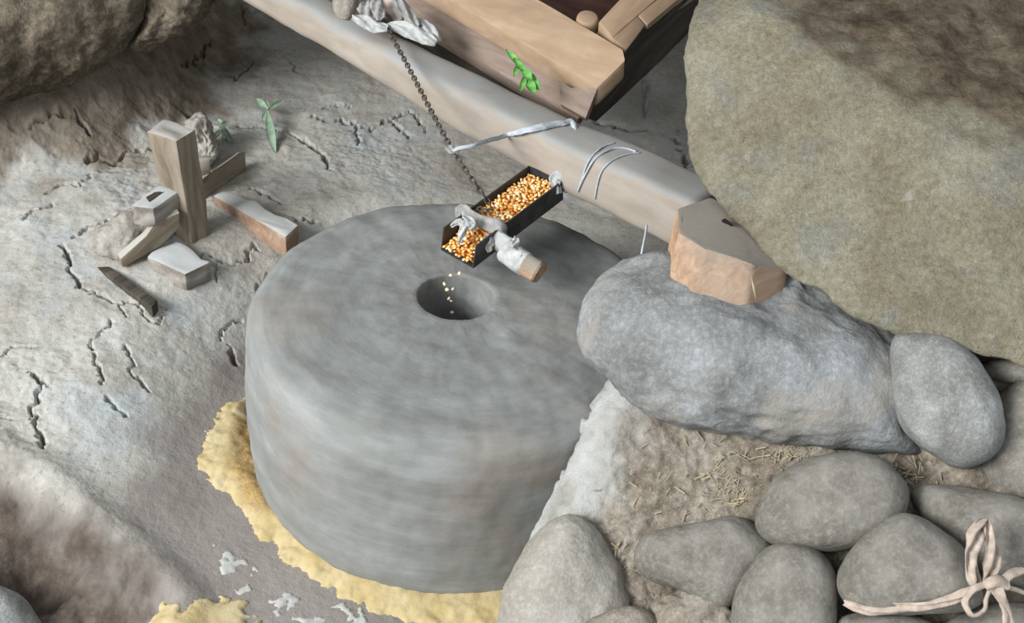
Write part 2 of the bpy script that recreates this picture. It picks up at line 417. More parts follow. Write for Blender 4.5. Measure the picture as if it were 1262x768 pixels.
def meal_material():
    t = NT('corn_meal', 0.95)
    c = t.ramp(t.noise(14, 5, 0.6), [(0.3, (172, 152, 104)), (0.5, (185, 167, 124)), (0.7, (192, 178, 143))])
    c = t.mix(t.attr('coarse'), c, t.ramp(t.noise(230, 4, 0.8), [(0.35, (142, 114, 70)), (0.65, (190, 162, 110))]))
    return t.done(c, t.bump(t.noise(170, 4, 0.7), 0.4, 0.004))
M_meal = meal_material()
M_flourgrey = plain_mat('flour_dust', (158, 158, 154), (184, 184, 178), 60, 0.3)
def corn_material():
    t = NT('corn', 0.45); t.b.inputs['Specular IOR Level'].default_value = 0.4
    oi = t.n.new('ShaderNodeObjectInfo')
    c = t.ramp(oi.outputs['Random'], [(0.0, (226, 150, 72)), (0.3, (242, 180, 96)), (0.6, (248, 204, 130)), (0.85, (250, 224, 170)), (1.0, (252, 236, 204))])
    return t.done(c)
M_corn = corn_material()
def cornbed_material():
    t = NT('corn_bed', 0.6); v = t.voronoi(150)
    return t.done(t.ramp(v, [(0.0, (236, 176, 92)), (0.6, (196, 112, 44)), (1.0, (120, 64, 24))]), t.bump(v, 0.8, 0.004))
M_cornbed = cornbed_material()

# ================================================================== TERRAIN (mud floor around the stone)
R, H = 0.40, 0.365
def polydist(x, y, poly):
    """distance and signed side (left of direction positive) to polyline"""
    best = np.full(len(x), 1e9); side = np.zeros(len(x))
    for (ax, ay), (bx, by) in zip(poly[:-1], poly[1:]):
        dx, dy = bx - ax, by - ay; L2 = dx * dx + dy * dy + 1e-12
        t = np.clip(((x - ax) * dx + (y - ay) * dy) / L2, 0, 1)
        ex, ey = x - ax - t * dx, y - ay - t * dy
        d = np.hypot(ex, ey); k = d < best - 1e-9
        best[k] = d[k]; side[k] = np.sign(dx * (y[k] - ay) - dy * (x[k] - ax))
    return best, side
BANK = [tuple(at_z(px, py, 0.26)[:2]) for px, py in [(-400, 330), (-150, 240), (0, 190), (100, 178), (190, 150), (245, 118), (290, 62), (330, 0), (360, -60)]]
EDGE = [tuple(at_z(px, py, 0.03)[:2]) for px, py in [(-300, 440), (-60, 540), (0, 580), (60, 605), (130, 655), (190, 695), (225, 730), (200, 800), (160, 900)]]
hit0 = at_z(48, 728, -0.06)[:2]
def terrain(x, y, detail=True):
    x = np.asarray(x, float); y = np.asarray(y, float)
    r = np.hypot(x, y); a = np.degrees(np.arctan2(y, x)) % 360
    Hd = np.interp(a, [0, 60, 110, 150, 180, 205, 230, 270, 310, 360], [0.12, 0.16, 0.17, 0.16, 0.10, 0.04, 0.0, 0.0, 0.04, 0.12])
    z = Hd * sstep(0.41, 0.74, r) + np.where(r > 0.7, (r - 0.7) * Hd * 0.5, 0)
    d, s = polydist(x, y, BANK); bd = d * s
    z = z + 0.28 * sstep(0.0, 0.30, bd) + 0.2 * sstep(0.3, 0.6, bd)
    d2, s2 = polydist(x, y, EDGE); ed = -d2 * s2
    z = z - 0.05 * sstep(0.0, 0.16, ed) + 0.018 * np.exp(-((ed + 0.01) / 0.035) ** 2)
    if detail:
        P = np.stack([x, y, 0 * x], 1)
        flat = sstep(0.02, 0.10, z)
        z = z + (0.012 * fbm(P, 3.2, 3) + 0.010 * fbm(P + 3, 9, 4)) * (0.15 + 0.85 * flat)
        rough = sstep(-0.1, 0.35, fbm(P + 31, 2.6, 2)) * flat
        z = z + (0.001 + 0.0035 * rough) * fbm(P + 12, 38, 3, 0.6)
        hx, hy = hit0; z = z - 0.10 * np.exp(-((x - hx) ** 2 + (y - hy) ** 2) / 0.06 ** 2)
        z = z + 0.020 * sstep(-0.04, 0.06, bd) * fbm(P + 7, 14, 4, 0.6, True) + 0.012 * sstep(-0.03, 0.03, ed) * fbm(P + 5, 20, 4)
    return z, bd, ed
def hit(px, py):
    v = ray(px, py); t0, t1 = 1.2, 4.5
    ts = np.linspace(t0, t1, 160); Pp = CAM + ts[:, None] * v
    zz = terrain(Pp[:, 0], Pp[:, 1], False)[0]; k = np.argmax(Pp[:, 2] < zz)
    if k == 0: return at_z(px, py, 0.1)
    f = (Pp[k - 1, 2] - zz[k - 1]) / ((Pp[k - 1, 2] - zz[k - 1]) - (Pp[k, 2] - zz[k]) + 1e-12)
    return CAM + (ts[k - 1] + f * (ts[k] - ts[k - 1])) * v
CRACKS = [  # photo pixels, half width (m), depth
    ([(105, 205), (122, 196), (140, 203), (150, 192), (168, 190), (186, 185)], .007, .035),
    ([(60, 235), (80, 226), (100, 230), (112, 215)], .004, .012),
    ([(76, 302), (84, 318), (88, 330), (94, 340), (101, 355)], .006, .035),
    ([(42, 458), (52, 470), (47, 486), (40, 500), (42, 520), (50, 535), (53, 552)], .005, .03),
    ([(52, 470), (60, 474)], .003, .02), ([(0, 516), (14, 515)], .003, .012),
    ([(140, 395), (128, 412), (114, 420), (116, 445), (124, 460), (126, 476)], .0035, .018),
    ([(132, 488), (143, 500), (152, 512)], .003, .015),
    ([(155, 430), (164, 442), (160, 455), (175, 470), (183, 485)], .0035, .018),
    ([(170, 380), (178, 395), (195, 400), (205, 385)], .003, .015),
    ([(268, 418), (280, 402), (297, 395)], .004, .02), ([(280, 428), (290, 445)], .005, .025),
    ([(255, 160), (300, 155), (325, 158), (350, 162), (372, 172), (385, 185), (398, 196), (408, 214)], .005, .028),
    ([(372, 172), (385, 182), (392, 188)], .008, .03),
    ([(385, 145), (400, 152), (420, 148), (440, 155), (455, 160), (475, 150), (492, 143), (505, 138), (512, 145), (520, 155), (525, 160)], .0035, .022),
    ([(480, 150), (492, 158), (505, 168)], .005, .026), ([(440, 155), (438, 170), (442, 180)], .0035, .02),
    ([(298, 18), (304, 15), (320, 17)], .005, .02), ([(300, 18), (302, 30)], .003, .016),
    ([(312, 75), (306, 88), (290, 97), (280, 98)], .003, .018), ([(280, 96), (290, 98)], .008, .025),
    ([(96, 146), (102, 160), (112, 172)], .006, .03),
    ([(210, 330), (235, 325), (260, 315), (272, 320), (290, 325), (303, 318), (312, 300), (320, 312)], .0035, .02),
    ([(205, 380), (170, 375), (140, 372), (120, 362)], .0035, .016), ([(150, 375), (155, 392)], .003, .016),
    ([(118, 362), (100, 358)], .003, .012), ([(270, 320), (262, 335), (268, 348)], .003, .016),
    ([(345, 262), (372, 274), (390, 272)], .005, .022), ([(310, 232), (335, 245), (348, 250)], .006, .025),
    ([(150, 262), (130, 272), (112, 280), (92, 290)], .004, .014), ([(30, 270), (45, 258), (66, 250)], .004, .012),
    ([(395, 135), (412, 128), (430, 132)], .003, .014), ([(330, 340), (318, 352), (322, 366)], .0035, .018),
    ([(735, 148), (760, 152), (775, 160), (800, 158)], .006, .03), ([(830, 160), (838, 180), (848, 195), (846, 210)], .006, .03),
    ([(232, 145), (240, 150), (236, 158)], .010, .03),
    ([(0, 440), (12, 428), (30, 424), (40, 430)], .003, .010), ([(335, 60), (360, 72), (366, 90)], .003, .012),
    ([(225, 85), (248, 70), (262, 55)], .005, .02), ([(40, 160), (60, 145), (80, 142)], .006, .02),
]
xs = np.concatenate([np.arange(-3.2, -1.45, 0.025), np.arange(-1.45, -0.1, 0.0029), np.arange(-0.1, 0.0, 0.005), np.arange(0.0, 0.6, 0.008), np.arange(0.6, 3.0, 0.025)])
ys = np.concatenate([np.arange(-2.2, -0.85, 0.025), np.arange(-0.85, 0.9, 0.0029), np.arange(0.9, 0.95, 0.005), np.arange(0.95, 1.7, 0.008), np.arange(1.7, 2.4, 0.025)])
X, Y = np.meshgrid(xs, ys); X = X.ravel(); Y = Y.ravel()
Z, BD, ED = terrain(X, Y)
jit = np.stack([X, Y, 0 * X], 1)
JX = X + 0.016 * fbm(jit + 2, 34, 3, 0.6); JY = Y + 0.016 * fbm(jit + 8, 34, 3, 0.6)
for pts, hw, dep in CRACKS:
    W3 = [tuple(hit(*p)[:2]) for p in pts]
    a = np.array(W3); lo = a.min(0) - 0.04; hi = a.max(0) + 0.04
    k = np.where((X > lo[0]) & (X < hi[0]) & (Y > lo[1]) & (Y < hi[1]))[0]
    if not len(k): continue
    dd, _ = polydist(JX[k], JY[k], W3)
    wv = hw * 0.62 * (0.7 + 1.6 * perlin(np.stack([X[k], Y[k], 0 * k], 1) * 55) + 0.2)
    wv = np.clip(wv, 0.0016, None)
    Z[k] -= 1.3 * dep * np.clip(1.6 - dd / wv, 0, 1)
    Z[k] += 0.0012 * np.exp(-(dd / 0.014) ** 2)
floor_me = grid_mesh('floor', np.stack([X, Y, Z], 1), len(xs), len(ys))
nz = fbm(jit, 7, 4)
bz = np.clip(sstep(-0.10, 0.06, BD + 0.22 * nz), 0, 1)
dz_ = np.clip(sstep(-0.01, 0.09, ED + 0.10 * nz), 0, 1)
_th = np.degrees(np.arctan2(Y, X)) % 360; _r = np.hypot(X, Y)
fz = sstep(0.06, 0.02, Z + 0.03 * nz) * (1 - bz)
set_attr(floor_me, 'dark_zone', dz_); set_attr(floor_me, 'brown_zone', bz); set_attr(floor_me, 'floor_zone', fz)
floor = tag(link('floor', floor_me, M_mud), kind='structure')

# back wall of the mill room (dim, mostly hidden)
gx = np.linspace(-3.2, 3.2, 120); gz = np.linspace(-0.1, 2.4, 50)
GX, GZ = np.meshgrid(gx, gz); P = np.stack([GX.ravel(), np.full(GX.size, 2.15), GZ.ravel()], 1)
P[:, 1] += 0.06 * fbm(P, 2.5, 4)
me = grid_mesh('wall_back', P, len(gx), len(gz)); set_attr(me, 'dark_zone', np.zeros(len(P))); set_attr(me, 'brown_zone', np.ones(len(P))); set_attr(me, 'floor_zone', np.zeros(len(P)))
tag(link('wall_back', me, M_mud), kind='structure')

# unseen roof added over the back half to darken the rear
gx = np.linspace(-3.2, 3.2, 60); gyy = np.linspace(0.5, 2.3, 50)
GX, GY = np.meshgrid(gx, gyy); P = np.stack([GX.ravel(), GY.ravel(), np.full(GX.size, 2.25)], 1); P[:, 2] += 0.05 * fbm(P, 3, 3)
tag(link('ceiling', grid_mesh('ceiling', P, len(gx), len(gyy)), M_darkwood), kind='structure')

# ================================================================== MILLSTONE
hc = at_z(562, 364, H)[:2]
NS = 360
prof = [(0.075, 0.0), (0.073, H * 0.5), (0.071, H - 0.030), (0.0715, H - 0.008), (0.0725, H - 0.003), (0.0755, H - 0.0005)]
for r_ in np.linspace(0.085, 0.35, 26): prof.append((r_, H + 0.004 * math.sin((r_ - 0.08) / 0.28 * math.pi)))
for a in np.linspace(0, 90, 8): prof.append((R - 0.045 + 0.045 * math.sin(math.radians(a)), H - 0.045 + 0.045 * math.cos(math.radians(a)) - 0.001))
for z_ in np.linspace(H - 0.055, 0.012, 24): prof.append((R + 0.006 * math.sin(z_ / H * math.pi), z_))
prof += [(R - 0.008, 0.002), (0.2, 0.0)]
prof = np.array(prof); V = []
for r_, z_ in prof:
    th = np.arange(NS) / NS * 2 * np.pi
    w = np.clip((r_ - 0.07) / 0.25, 0, 1); o = (1 - w) * hc
    V.append(np.stack([o[0] + r_ * np.cos(th), o[1] + r_ * np.sin(th), np.full(NS, z_)], 1))
V = np.concatenate(V); Fc = []
for i in range(len(prof) - 1):
    b0, b1 = i * NS, (i + 1) * NS
    for k in range(NS):
        k2 = (k + 1) % NS; Fc.append((b0 + k, b0 + k2, b1 + k2, b1 + k)[::-1])
me = mesh_np('millstone', V, Fc); N = no_of(me)
d_ = 0.004 * fbm(V, 5, 3) * 2 + 0.0035 * fbm(V + 4, 22, 4)
keepz = sstep(0.0, 0.03, V[:, 2])
put_co(me, V + N * (d_ * keepz)[:, None])
tag(link('millstone', me, M_mill), 'big round grey millstone with a feed hole in its top', 'millstone')

# ================================================================== CORN MEAL AND FLOUR
def layer(name, mat, polys, thick, cell=0.004, ragged=0.02, nsc=30, box=(-0.75, 0.35, -0.75, 0.25), thr_noise=0.0, attr=None):
    ax = np.arange(box[0], box[1], cell); ay = np.arange(box[2], box[3], cell)
    GX, GY = np.meshgrid(ax, ay); GX = GX.ravel(); GY = GY.ravel()
    sd = np.full(GX.size, -1e9)
    for poly in polys:
        Q = np.array([hit(*p)[:2] for p in poly]); Qc = np.vstack([Q, Q[:1]])
        dd, _ = polydist(GX, GY, [tuple(q) for q in Qc])
        ins = np.zeros(GX.size, bool)
        for (x0, y0), (x1, y1) in zip(Qc[:-1], Qc[1:]):
            c_ = ((y0 > GY) != (y1 > GY)) & (GX < (x1 - x0) * (GY - y0) / (y1 - y0 + 1e-12) + x0); ins ^= c_
        sd = np.maximum(sd, np.where(ins, dd, -dd))
    P0 = np.stack([GX, GY, 0 * GX], 1)
    e = sd + ragged * fbm(P0 + 6, nsc, 4, 0.6)
    if thr_noise: e = np.minimum(e, thr_noise * (fbm(P0 + 2, nsc * 0.8, 4, 0.6) - 0.05))
    zt = terrain(GX, GY)[0]
    hgt = np.where(e > 0, thick * (1 - np.exp(-np.clip(e, 0, None) / (thick * 1.6))) + 0.0006, np.maximum(-0.03, e * 1.2))
    hgt = hgt + np.where(e > 0, 0.0015 * fbm(P0 + 1, 60, 3), 0)
    V = np.stack([GX, GY, zt + hgt], 1)
    me, used = grid_mesh(name, V, len(ax), len(ay), keep=(e > -0.004))
    if attr is not None: set_attr(me, 'coarse', attr(GX, GY, P0)[used])
    o = link(name, me, mat); return o
RING = [(303, 492), (285, 495), (268, 506), (255, 535), (242, 572), (262, 596), (282, 616), (303, 640), (318, 662), (335, 668), (355, 692), (385, 712), (420, 732), (455, 752), (500, 766), (545, 775), (620, 785), (700, 760), (700, 690), (560, 690), (420, 680), (350, 620), (320, 560)]
PATCH = [(200, 740), (225, 748), (262, 738), (305, 745), (320, 775), (330, 840), (190, 840), (180, 770)]
o = layer('corn_meal', M_meal, [RING], 0.024, attr=lambda x, y, P: np.clip(sstep(0.452, 0.425, np.hypot(x, y) + 0.02 * fbm(P, 30, 3)) * sstep(-0.28, -0.20, y) * 1.0, 0, 1) * sstep(0.08, 0.0, y - 0.0))
tag(o, 'yellow corn meal heaped around the foot of the millstone', 'corn meal', kind='stuff')
o = layer('corn_meal', M_meal, [PATCH], 0.008, ragged=0.03, attr=lambda x, y, P: 0 * x)
tag(o, 'thin patch of yellow corn meal on floor at bottom edge', 'corn meal', kind='stuff')
DUST = [[(250, 672), (300, 680), (318, 715), (300, 735), (280, 715)], [(318, 720), (355, 712), (375, 745), (350, 760)], [(415, 735), (480, 752), (540, 768), (470, 790), (400, 762)], [(340, 760), (400, 762), (420, 800), (350, 800)]]
o = layer('flour_dust', M_flourgrey, DUST, 0.0014, ragged=0.03, nsc=34, thr_noise=0.05)
tag(o, 'pale flour flakes scattered on floor below the corn meal', 'flour', kind='stuff')

# ================================================================== RIGHT WALL (mud with straw, stones set in it)
LE = [(790, 400), (770, 440), (748, 472), (722, 510), (703, 550), (688, 590), (668, 635), (640, 700), (618, 760), (590, 850), (560, 940)]
le_y = np.array([p[1] for p in LE]); le_x = np.array([p[0] for p in LE])
def wall_d(x, y):
    # distance of the wall face: leans back to the top, comes forward to the right
    return 1.955 + 0.00028 * (470 - y) - 0.00030 * (x - 700)
gy = np.linspace(400, 930, 190); gs = np.concatenate([[-4, -3, -2, -1], np.linspace(0, 1, 230) ** 1.15 * 1.0])
rows = []; pale = []
for yv in gy:
    ex = np.interp(yv, le_y, le_x)
    for s_ in gs:
        if s_ >= 0:
            xv = ex + s_ * (1500 - ex); d = wall_d(xv, yv)
            ins = (xv - ex); d += 0.05 * max(0, 1 - ins / 55) ** 2.2
            rows.append(at_d(xv, yv, d)); pale.append(max(0, 1 - ins / 120))
        else:
            k = -s_; d0 = wall_d(ex, yv) + 0.05
            q = at_d(ex + 5 * k, yv + 2 * k, d0 + (0.008 + 0.035 * float(sstep(520, 760, yv))) * k); rows.append(q); pale.append(1)
P = np.array(rows); pale = np.array(pale)
me = grid_mesh('wall_right', P, len(gs), len(gy)); N = no_of(me)
if (N @ FWD).mean() > 0: N = -N
amp = 1.0 - 0.7 * sstep(0.1, 0.9, pale)
P = P + N * (amp * (0.018 * fbm(P, 8, 4) + 0.020 * fbm(P + 3, 30, 4, 0.6, True) - 0.010))[:, None]
crk = [at_d(px, py, wall_d(px, py) + 0.03) for px, py in [(742, 478), (728, 502), (716, 522), (708, 545), (697, 568), (690, 590)]]
for a, b in zip(crk[:-1], crk[1:]):
    ab = b - a; t = np.clip((P - a) @ ab / (ab @ ab), 0, 1); q = a + t[:, None] * ab; dd = np.linalg.norm((P - q) - ((P - q) @ FWD)[:, None] * FWD, axis=1)
    gap = sstep(-0.1, 0.15, perlin(P * 45))
    P = P - N * (0.03 * gap * np.clip(1.3 - dd / 0.004, 0, 1))[:, None]
put_co(me, P)
pz = np.clip(sstep(0.2, 1.0, pale + 0.6 * fbm(P, 14, 4)), 0, 1)
set_attr(me, 'pale_zone', pz)
wall = tag(link('wall_right', me, M_wallmud), kind='structure')
def stone(outline, d, front, back, mat, **k): return rock('stone', outline, d - 0.09, front, back, mat, parent=wall, **k)
stone([(1106, 416), (1150, 410), (1190, 425), (1215, 460), (1230, 500), (1229, 545), (1205, 572), (1175, 576), (1140, 556), (1115, 525), (1104, 480)], 1.86, 0.075, 0.07, M_peb2, q=0.7)['label'] = 'pale speckled upright stone'
stone([(930, 642), (945, 605), (985, 572), (1040, 556), (1085, 568), (1111, 597), (1108, 632), (1080, 660), (1030, 681), (985, 678), (945, 666)], 1.865, 0.07, 0.06, M_peb)
stone([(785, 690), (800, 660), (850, 645), (905, 635), (932, 652), (951, 677), (932, 705), (905, 740), (880, 748), (840, 728), (800, 712)], 1.905, 0.06, 0.06, M_peb)
stone([(901, 755), (913, 715), (938, 685), (970, 672), (1005, 680), (1026, 707), (1029, 750), (1015, 795), (960, 815), (910, 800)], 1.845, 0.065, 0.06, M_peb)
stone([(1030, 718), (1045, 685), (1080, 650), (1115, 635), (1150, 645), (1180, 675), (1198, 722), (1190, 745), (1120, 757), (1050, 748)], 1.80, 0.075, 0.06, M_peb)
stone([(1134, 612), (1150, 598), (1200, 602), (1270, 620), (1330, 650), (1325, 730), (1250, 722), (1195, 698), (1150, 645)], 1.825, 0.06, 0.06, M_peb)
stone([(1208, 580), (1225, 520), (1240, 480), (1285, 462), (1335, 480), (1345, 580), (1295, 618), (1240, 612)], 1.86, 0.06, 0.06, M_peb)
stone([(1205, 455), (1240, 440), (1300, 445), (1315, 475), (1240, 474)], 1.89, 0.05, 0.05, M_peb)
stone([(612, 800), (620, 735), (645, 680), (675, 645), (705, 634), (735, 650), (755, 680), (768, 720), (775, 800), (690, 850)], 1.965, 0.075, 0.08, M_clodpale, amp=0.006, nscale=14)['label'] = 'dome-shaped stone coated in pale mud'
stone([(712, 768), (760, 752), (800, 756), (818, 795), (760, 815), (706, 795)], 1.90, 0.05, 0.05, M_clod)
stone([(805, 765), (830, 734), (870, 730), (900, 750), (905, 795), (820, 805)], 1.90, 0.045, 0.05, M_clod, amp=0.01, nscale=18, ridged=0.012)['label'] = 'crumbling clod of straw mud'
stone([(1035, 772), (1060, 758), (1110, 757), (1150, 772), (1130, 810), (1050, 810)], 1.80, 0.05, 0.05, M_peb)
stone([(1150, 785), (1200, 755), (1270, 745), (1335, 775), (1300, 835), (1180, 835)], 1.78, 0.05, 0.05, M_peb)
# straw sticking out of the mud
sv, sf = [], []
def straw_at(px, py, n, spread, ln=0.018):
    for _ in range(n):
        x, y = random.gauss(px, spread), random.gauss(py, spread * 0.7)
        c = at_d(x, y, wall_d(x, y) - 0.006); an = random.uniform(0, math.pi); L = random.uniform(0.4, 1.2) * ln
        dv = math.cos(an) * RIGHT + math.sin(an) * UP - FWD * random.uniform(-0.25, 0.5); dv /= np.linalg.norm(dv)
        nn = np.cross(dv, FWD); nn /= np.linalg.norm(nn); bb = np.cross(dv, nn); w = random.uniform(0.0004, 0.0009); b = len(sv)
        for e in (-1, 1):
            for s1, s2 in ((-1, -1), (1, -1), (1, 1), (-1, 1)): sv.append(c + dv * e * L / 2 + w * (s1 * nn + s2 * bb))
        sf.extend([(b, b + 1, b + 2, b + 3), (b + 7, b + 6, b + 5, b + 4)] + [(b + i, b + 4 + i, b + 4 + (i + 1) % 4, b + (i + 1) % 4) for i in range(4)])
for a in [(960, 575, 60, 22), (910, 610, 90, 22), (980, 555, 40, 15), (880, 570, 30, 35), (830, 600, 20, 35), (780, 700, 50, 20), (860, 745, 60, 25), (1120, 580, 40, 20), (1000, 560, 30, 12), (890, 640, 30, 12), (770, 745, 30, 20)]: straw_at(*a)
tag(link('straw', mesh_np('straw', sv, sf, False), M_straw, wall), 'chopped straw ends in the mud', kind='stuff')

# ================================================================== LOOSE BOULDERS
def shapeB(lx, ly, lz):
    return -0.055 * sstep(0.0, 0.12, ly + 0.25 * lx) * sstep(0.0, 0.11, lz) + 0.02 * np.exp(-((lx + 0.02) / 0.05) ** 2 - ((ly + 0.02) / 0.1) ** 2) * sstep(0.0, 0.1, lz)
B = rock('boulder', [(711, 395), (718, 365), (745, 335), (790, 316), (830, 312), (880, 318), (960, 335), (1020, 362), (1070, 392), (1106, 425), (1109, 470), (1113, 520), (1119, 550), (1080, 556), (1000, 551), (900, 532), (830, 516), (770, 485), (735, 455), (715, 425)],
         1.91, 0.14, 0.12, M_bldB, amp=0.008, nscale=7, p=0.7, q=0.75, sub=6, ridged=0.014, shape=shapeB)
tag(B, 'long bluish grey boulder under the sawn wooden block', 'boulder')
A_pts = [at_d(p[0], p[1], p[2] - 0.06) for p in [
    (852, 20, 2.16), (843, 70, 2.10), (843, 180, 2.05), (868, 235, 2.01), (895, 262, 1.97), (955, 330, 1.90), (1030, 380, 1.86), (1110, 418, 1.82), (1262, 458, 1.77), (1420, 480, 1.74),
    (925, 5, 2.06), (1030, 72, 1.97), (1110, 155, 1.90), (1200, 190, 1.86), (1262, 215, 1.83), (1420, 250, 1.80),
    (880, -60, 2.30), (1000, -90, 2.38), (1262, -110, 2.34), (1450, -60, 2.2),
    (905, 60, 2.4), (935, 240, 2.10), (1100, 330, 2.15), (1420, 400, 2.2), (1450, 50, 2.5)]]
A = hull_rock('boulder', A_pts, M_bldA, voxel=0.010, smooth=5, amp=0.006, nscale=9, ridged=0.008)
V = co_of(A.data) + np.array(A.location)
rl = [at_d(*p) for p in [(900, -10, 2.1), (1030, 72, 1.97), (1110, 155, 1.90), (1262, 215, 1.83), (1420, 250, 1.80)]]
dvec = V - CAM; zc = dvec @ FWD; pxx = 631 + F * (dvec @ RIGHT) / zc; pyy = 384 - F * (dvec @ UP) / zc
ridge = np.interp(pxx, [850, 930, 1030, 1110, 1200, 1262, 1450], [-80, -10, 60, 110, 150, 185, 240])
set_attr(A.data, 'brown_zone', sstep(20, -25, pyy - ridge + 60 * fbm(V, 12, 4)))  # brown top face; its weaker light is also painted into the tone
tag(A, 'huge tan boulder with brown top painted darker as shade, upper right', 'boulder')

# upper left rocks on the dirt bank
o = rock('boulder', [(-140, 150), (-60, 138), (0, 119), (50, 106), (105, 80), (150, 42), (176, 2), (190, -70), (60, -130), (-120, -110), (-190, 20)], 2.74, 0.16, 0.30, M_rockTL, amp=0.012, nscale=8, ridged=0.02, sub=6, p=0.75)
tag(o, 'dark brown boulder overhanging the dirt bank, top left corner', 'boulder')
o = rock('boulder', [(163, 56), (178, 22), (196, -30), (270, -50), (262, -8), (240, 22), (205, 46)], 2.85, 0.08, 0.2, M_rockTL, amp=0.012, nscale=14, ridged=0.02, sub=5)
tag(o, 'smaller crumbly rock wedged beside the dark top left boulder', 'boulder')
p0 = hit(10, 760)
o = rock('boulder', [(-60, 740), (-20, 722), (12, 730), (35, 752), (50, 790), (-20, 820), (-70, 790)], np.dot(p0 - CAM, FWD) - 0.02, 0.05, 0.08, M_peb2)
tag(o, 'pale rounded rock cut off by bottom left corner', 'boulder')

# ================================================================== BEAM, HOPPER, BLOCK
bR = at_z(868, 268, 0.530); bL = at_z(340, 0, 0.60)
bd_ = bR - bL; bdu = bd_ / np.linalg.norm(bd_)
bside = np.cross(bdu, [0, 0, 1]); bside /= np.linalg.norm(bside)          # toward the camera
if bside @ FWD > 0: bside = -bside
bup = np.cross(bside, bdu); bup = bup if bup[2] > 0 else -bup
def beam_mesh():
    n = 90; V = []; ns = 32; P0 = bL - bdu * 0.9; P1 = bR + bdu * 0.005; Lb = np.linalg.norm(P1 - P0)
    for i in range(n):
        t = i / (n - 1); c = P0 + (P1 - P0) * t
        px_t = np.clip((t * Lb - 0.9) / (Lb - 0.9), 0, 1)
        w = 0.044 + 0.022 * px_t; h = 0.040 + 0.018 * px_t; e = 0.75 - 0.45 * px_t
        c = c + bup * 0.008 * math.sin(t * 6) + bside * 0.006 * math.sin(t * 9 + 1)
        for k in range(ns):
            a = 2 * math.pi * k / ns; x = math.copysign(abs(math.cos(a)) ** e, math.cos(a)); y = math.copysign(abs(math.sin(a)) ** e, math.sin(a))
            V.append((t * Lb, x * w + (c - P0) @ bside, y * h + (c - P0) @ bup))
    V = np.array(V); Fc = []
    for i in range(n - 1):
        for k in range(ns):
            a, b = i * ns + k, i * ns + (k + 1) % ns; Fc.append((a, b, b + ns, a + ns))
    Fc.append(tuple(range(ns))[::-1]); Fc.append(tuple(range((n - 1) * ns, n * ns)))
    V[:, 1] += 0.008 * fbm(V, 6, 3); V[:, 2] += 0.008 * fbm(V + 5, 6, 3)
    me = mesh_np('beam', V, Fc)
    M = Matrix.Identity(4)
    for i in range(3): M[i][0], M[i][1], M[i][2], M[i][3] = bdu[i], bside[i], bup[i], P0[i]
    if M.to_3x3().determinant() < 0: me.flip_normals()
    bm = bmesh.new(); bm.from_mesh(me); bmesh.ops.recalc_face_normals(bm, faces=bm.faces[:]); bm.to_mesh(me); bm.free()
    return me, M
me, M = beam_mesh(); beam = link('beam', me, M_beam); beam.matrix_world = M
tag(beam, 'long weathered wooden beam spanning above the back of millstone', 'beam')
def beam_pt(px, py, up=0.0, zb=None):
    """point on the beam's axis seen nearest to pixel column px"""
    ts = np.linspace(-0.2, 1.1, 400); Q = bL + ts[:, None] * bd_; d = Q - CAM; zc = d @ FWD
    return Q[np.argmin(np.abs(631 + F * (d @ RIGHT) / zc - px))]

from mathutils.bvhtree import BVHTree
bpy.context.view_layer.update()
_bb = BVHTree.FromPolygons([M @ v.co for v in beam.data.vertices], [tuple(p.vertices) for p in beam.data.polygons])
def on_beam(px, py, off=0.003, fall=2.2):
    v = Vector(ray(px, py)).normalized(); h_ = _bb.ray_cast(Vector(CAM), v)
    if h_[0] is None:
        q = _bb.find_nearest(Vector(at_d(px, py, fall))); return np.array(q[0]) + np.array(q[1]) * off
    return np.array(h_[0] - v * off)

# sawn block lying on the blue-grey boulder
dB = 1.865
blk = [at_d(834, 256, 1.93), at_d(876, 240, 1.96), at_d(930, 270, 1.93), at_d(972, 330, 1.85), at_d(930, 325, 1.80), at_d(868, 306, 1.815), at_d(836, 286, 1.86)]
vdown = at_d(872, 402, 1.835) - at_d(890, 312, 1.815)
o = timber('wood_block', blk, vdown, M_block, bevel=0.007, cuts=4, amp=0.003, nscale=16)
blkobj = o
kh = rock('knot_hole_shade', [(889, 271), (894, 269), (902, 275), (904, 279), (898, 279), (890, 275)], 1.898, 0.004, 0.006, plain_mat('hole_shade_dark', (24, 20, 17), (34, 29, 25)), parent=None, sub=3)  # dark lump instead of a recess; the hole's shade is its colour
mw = kh.location.copy(); kh.parent = blkobj; kh.matrix_parent_inverse = blkobj.matrix_world.inverted()
sp_ = link('splinter', tube_mesh('splinter', [at_d(926, 341, 1.79), at_d(929, 355, 1.79), at_d(932, 370, 1.80)], [0.0006, 0.0022, 0.0012], 6), M_straw, blkobj); sp_.matrix_parent_inverse = blkobj.matrix_world.inverted()
tag(o, 'thick sawn wooden block on the long bluish grey boulder', 'wood block')

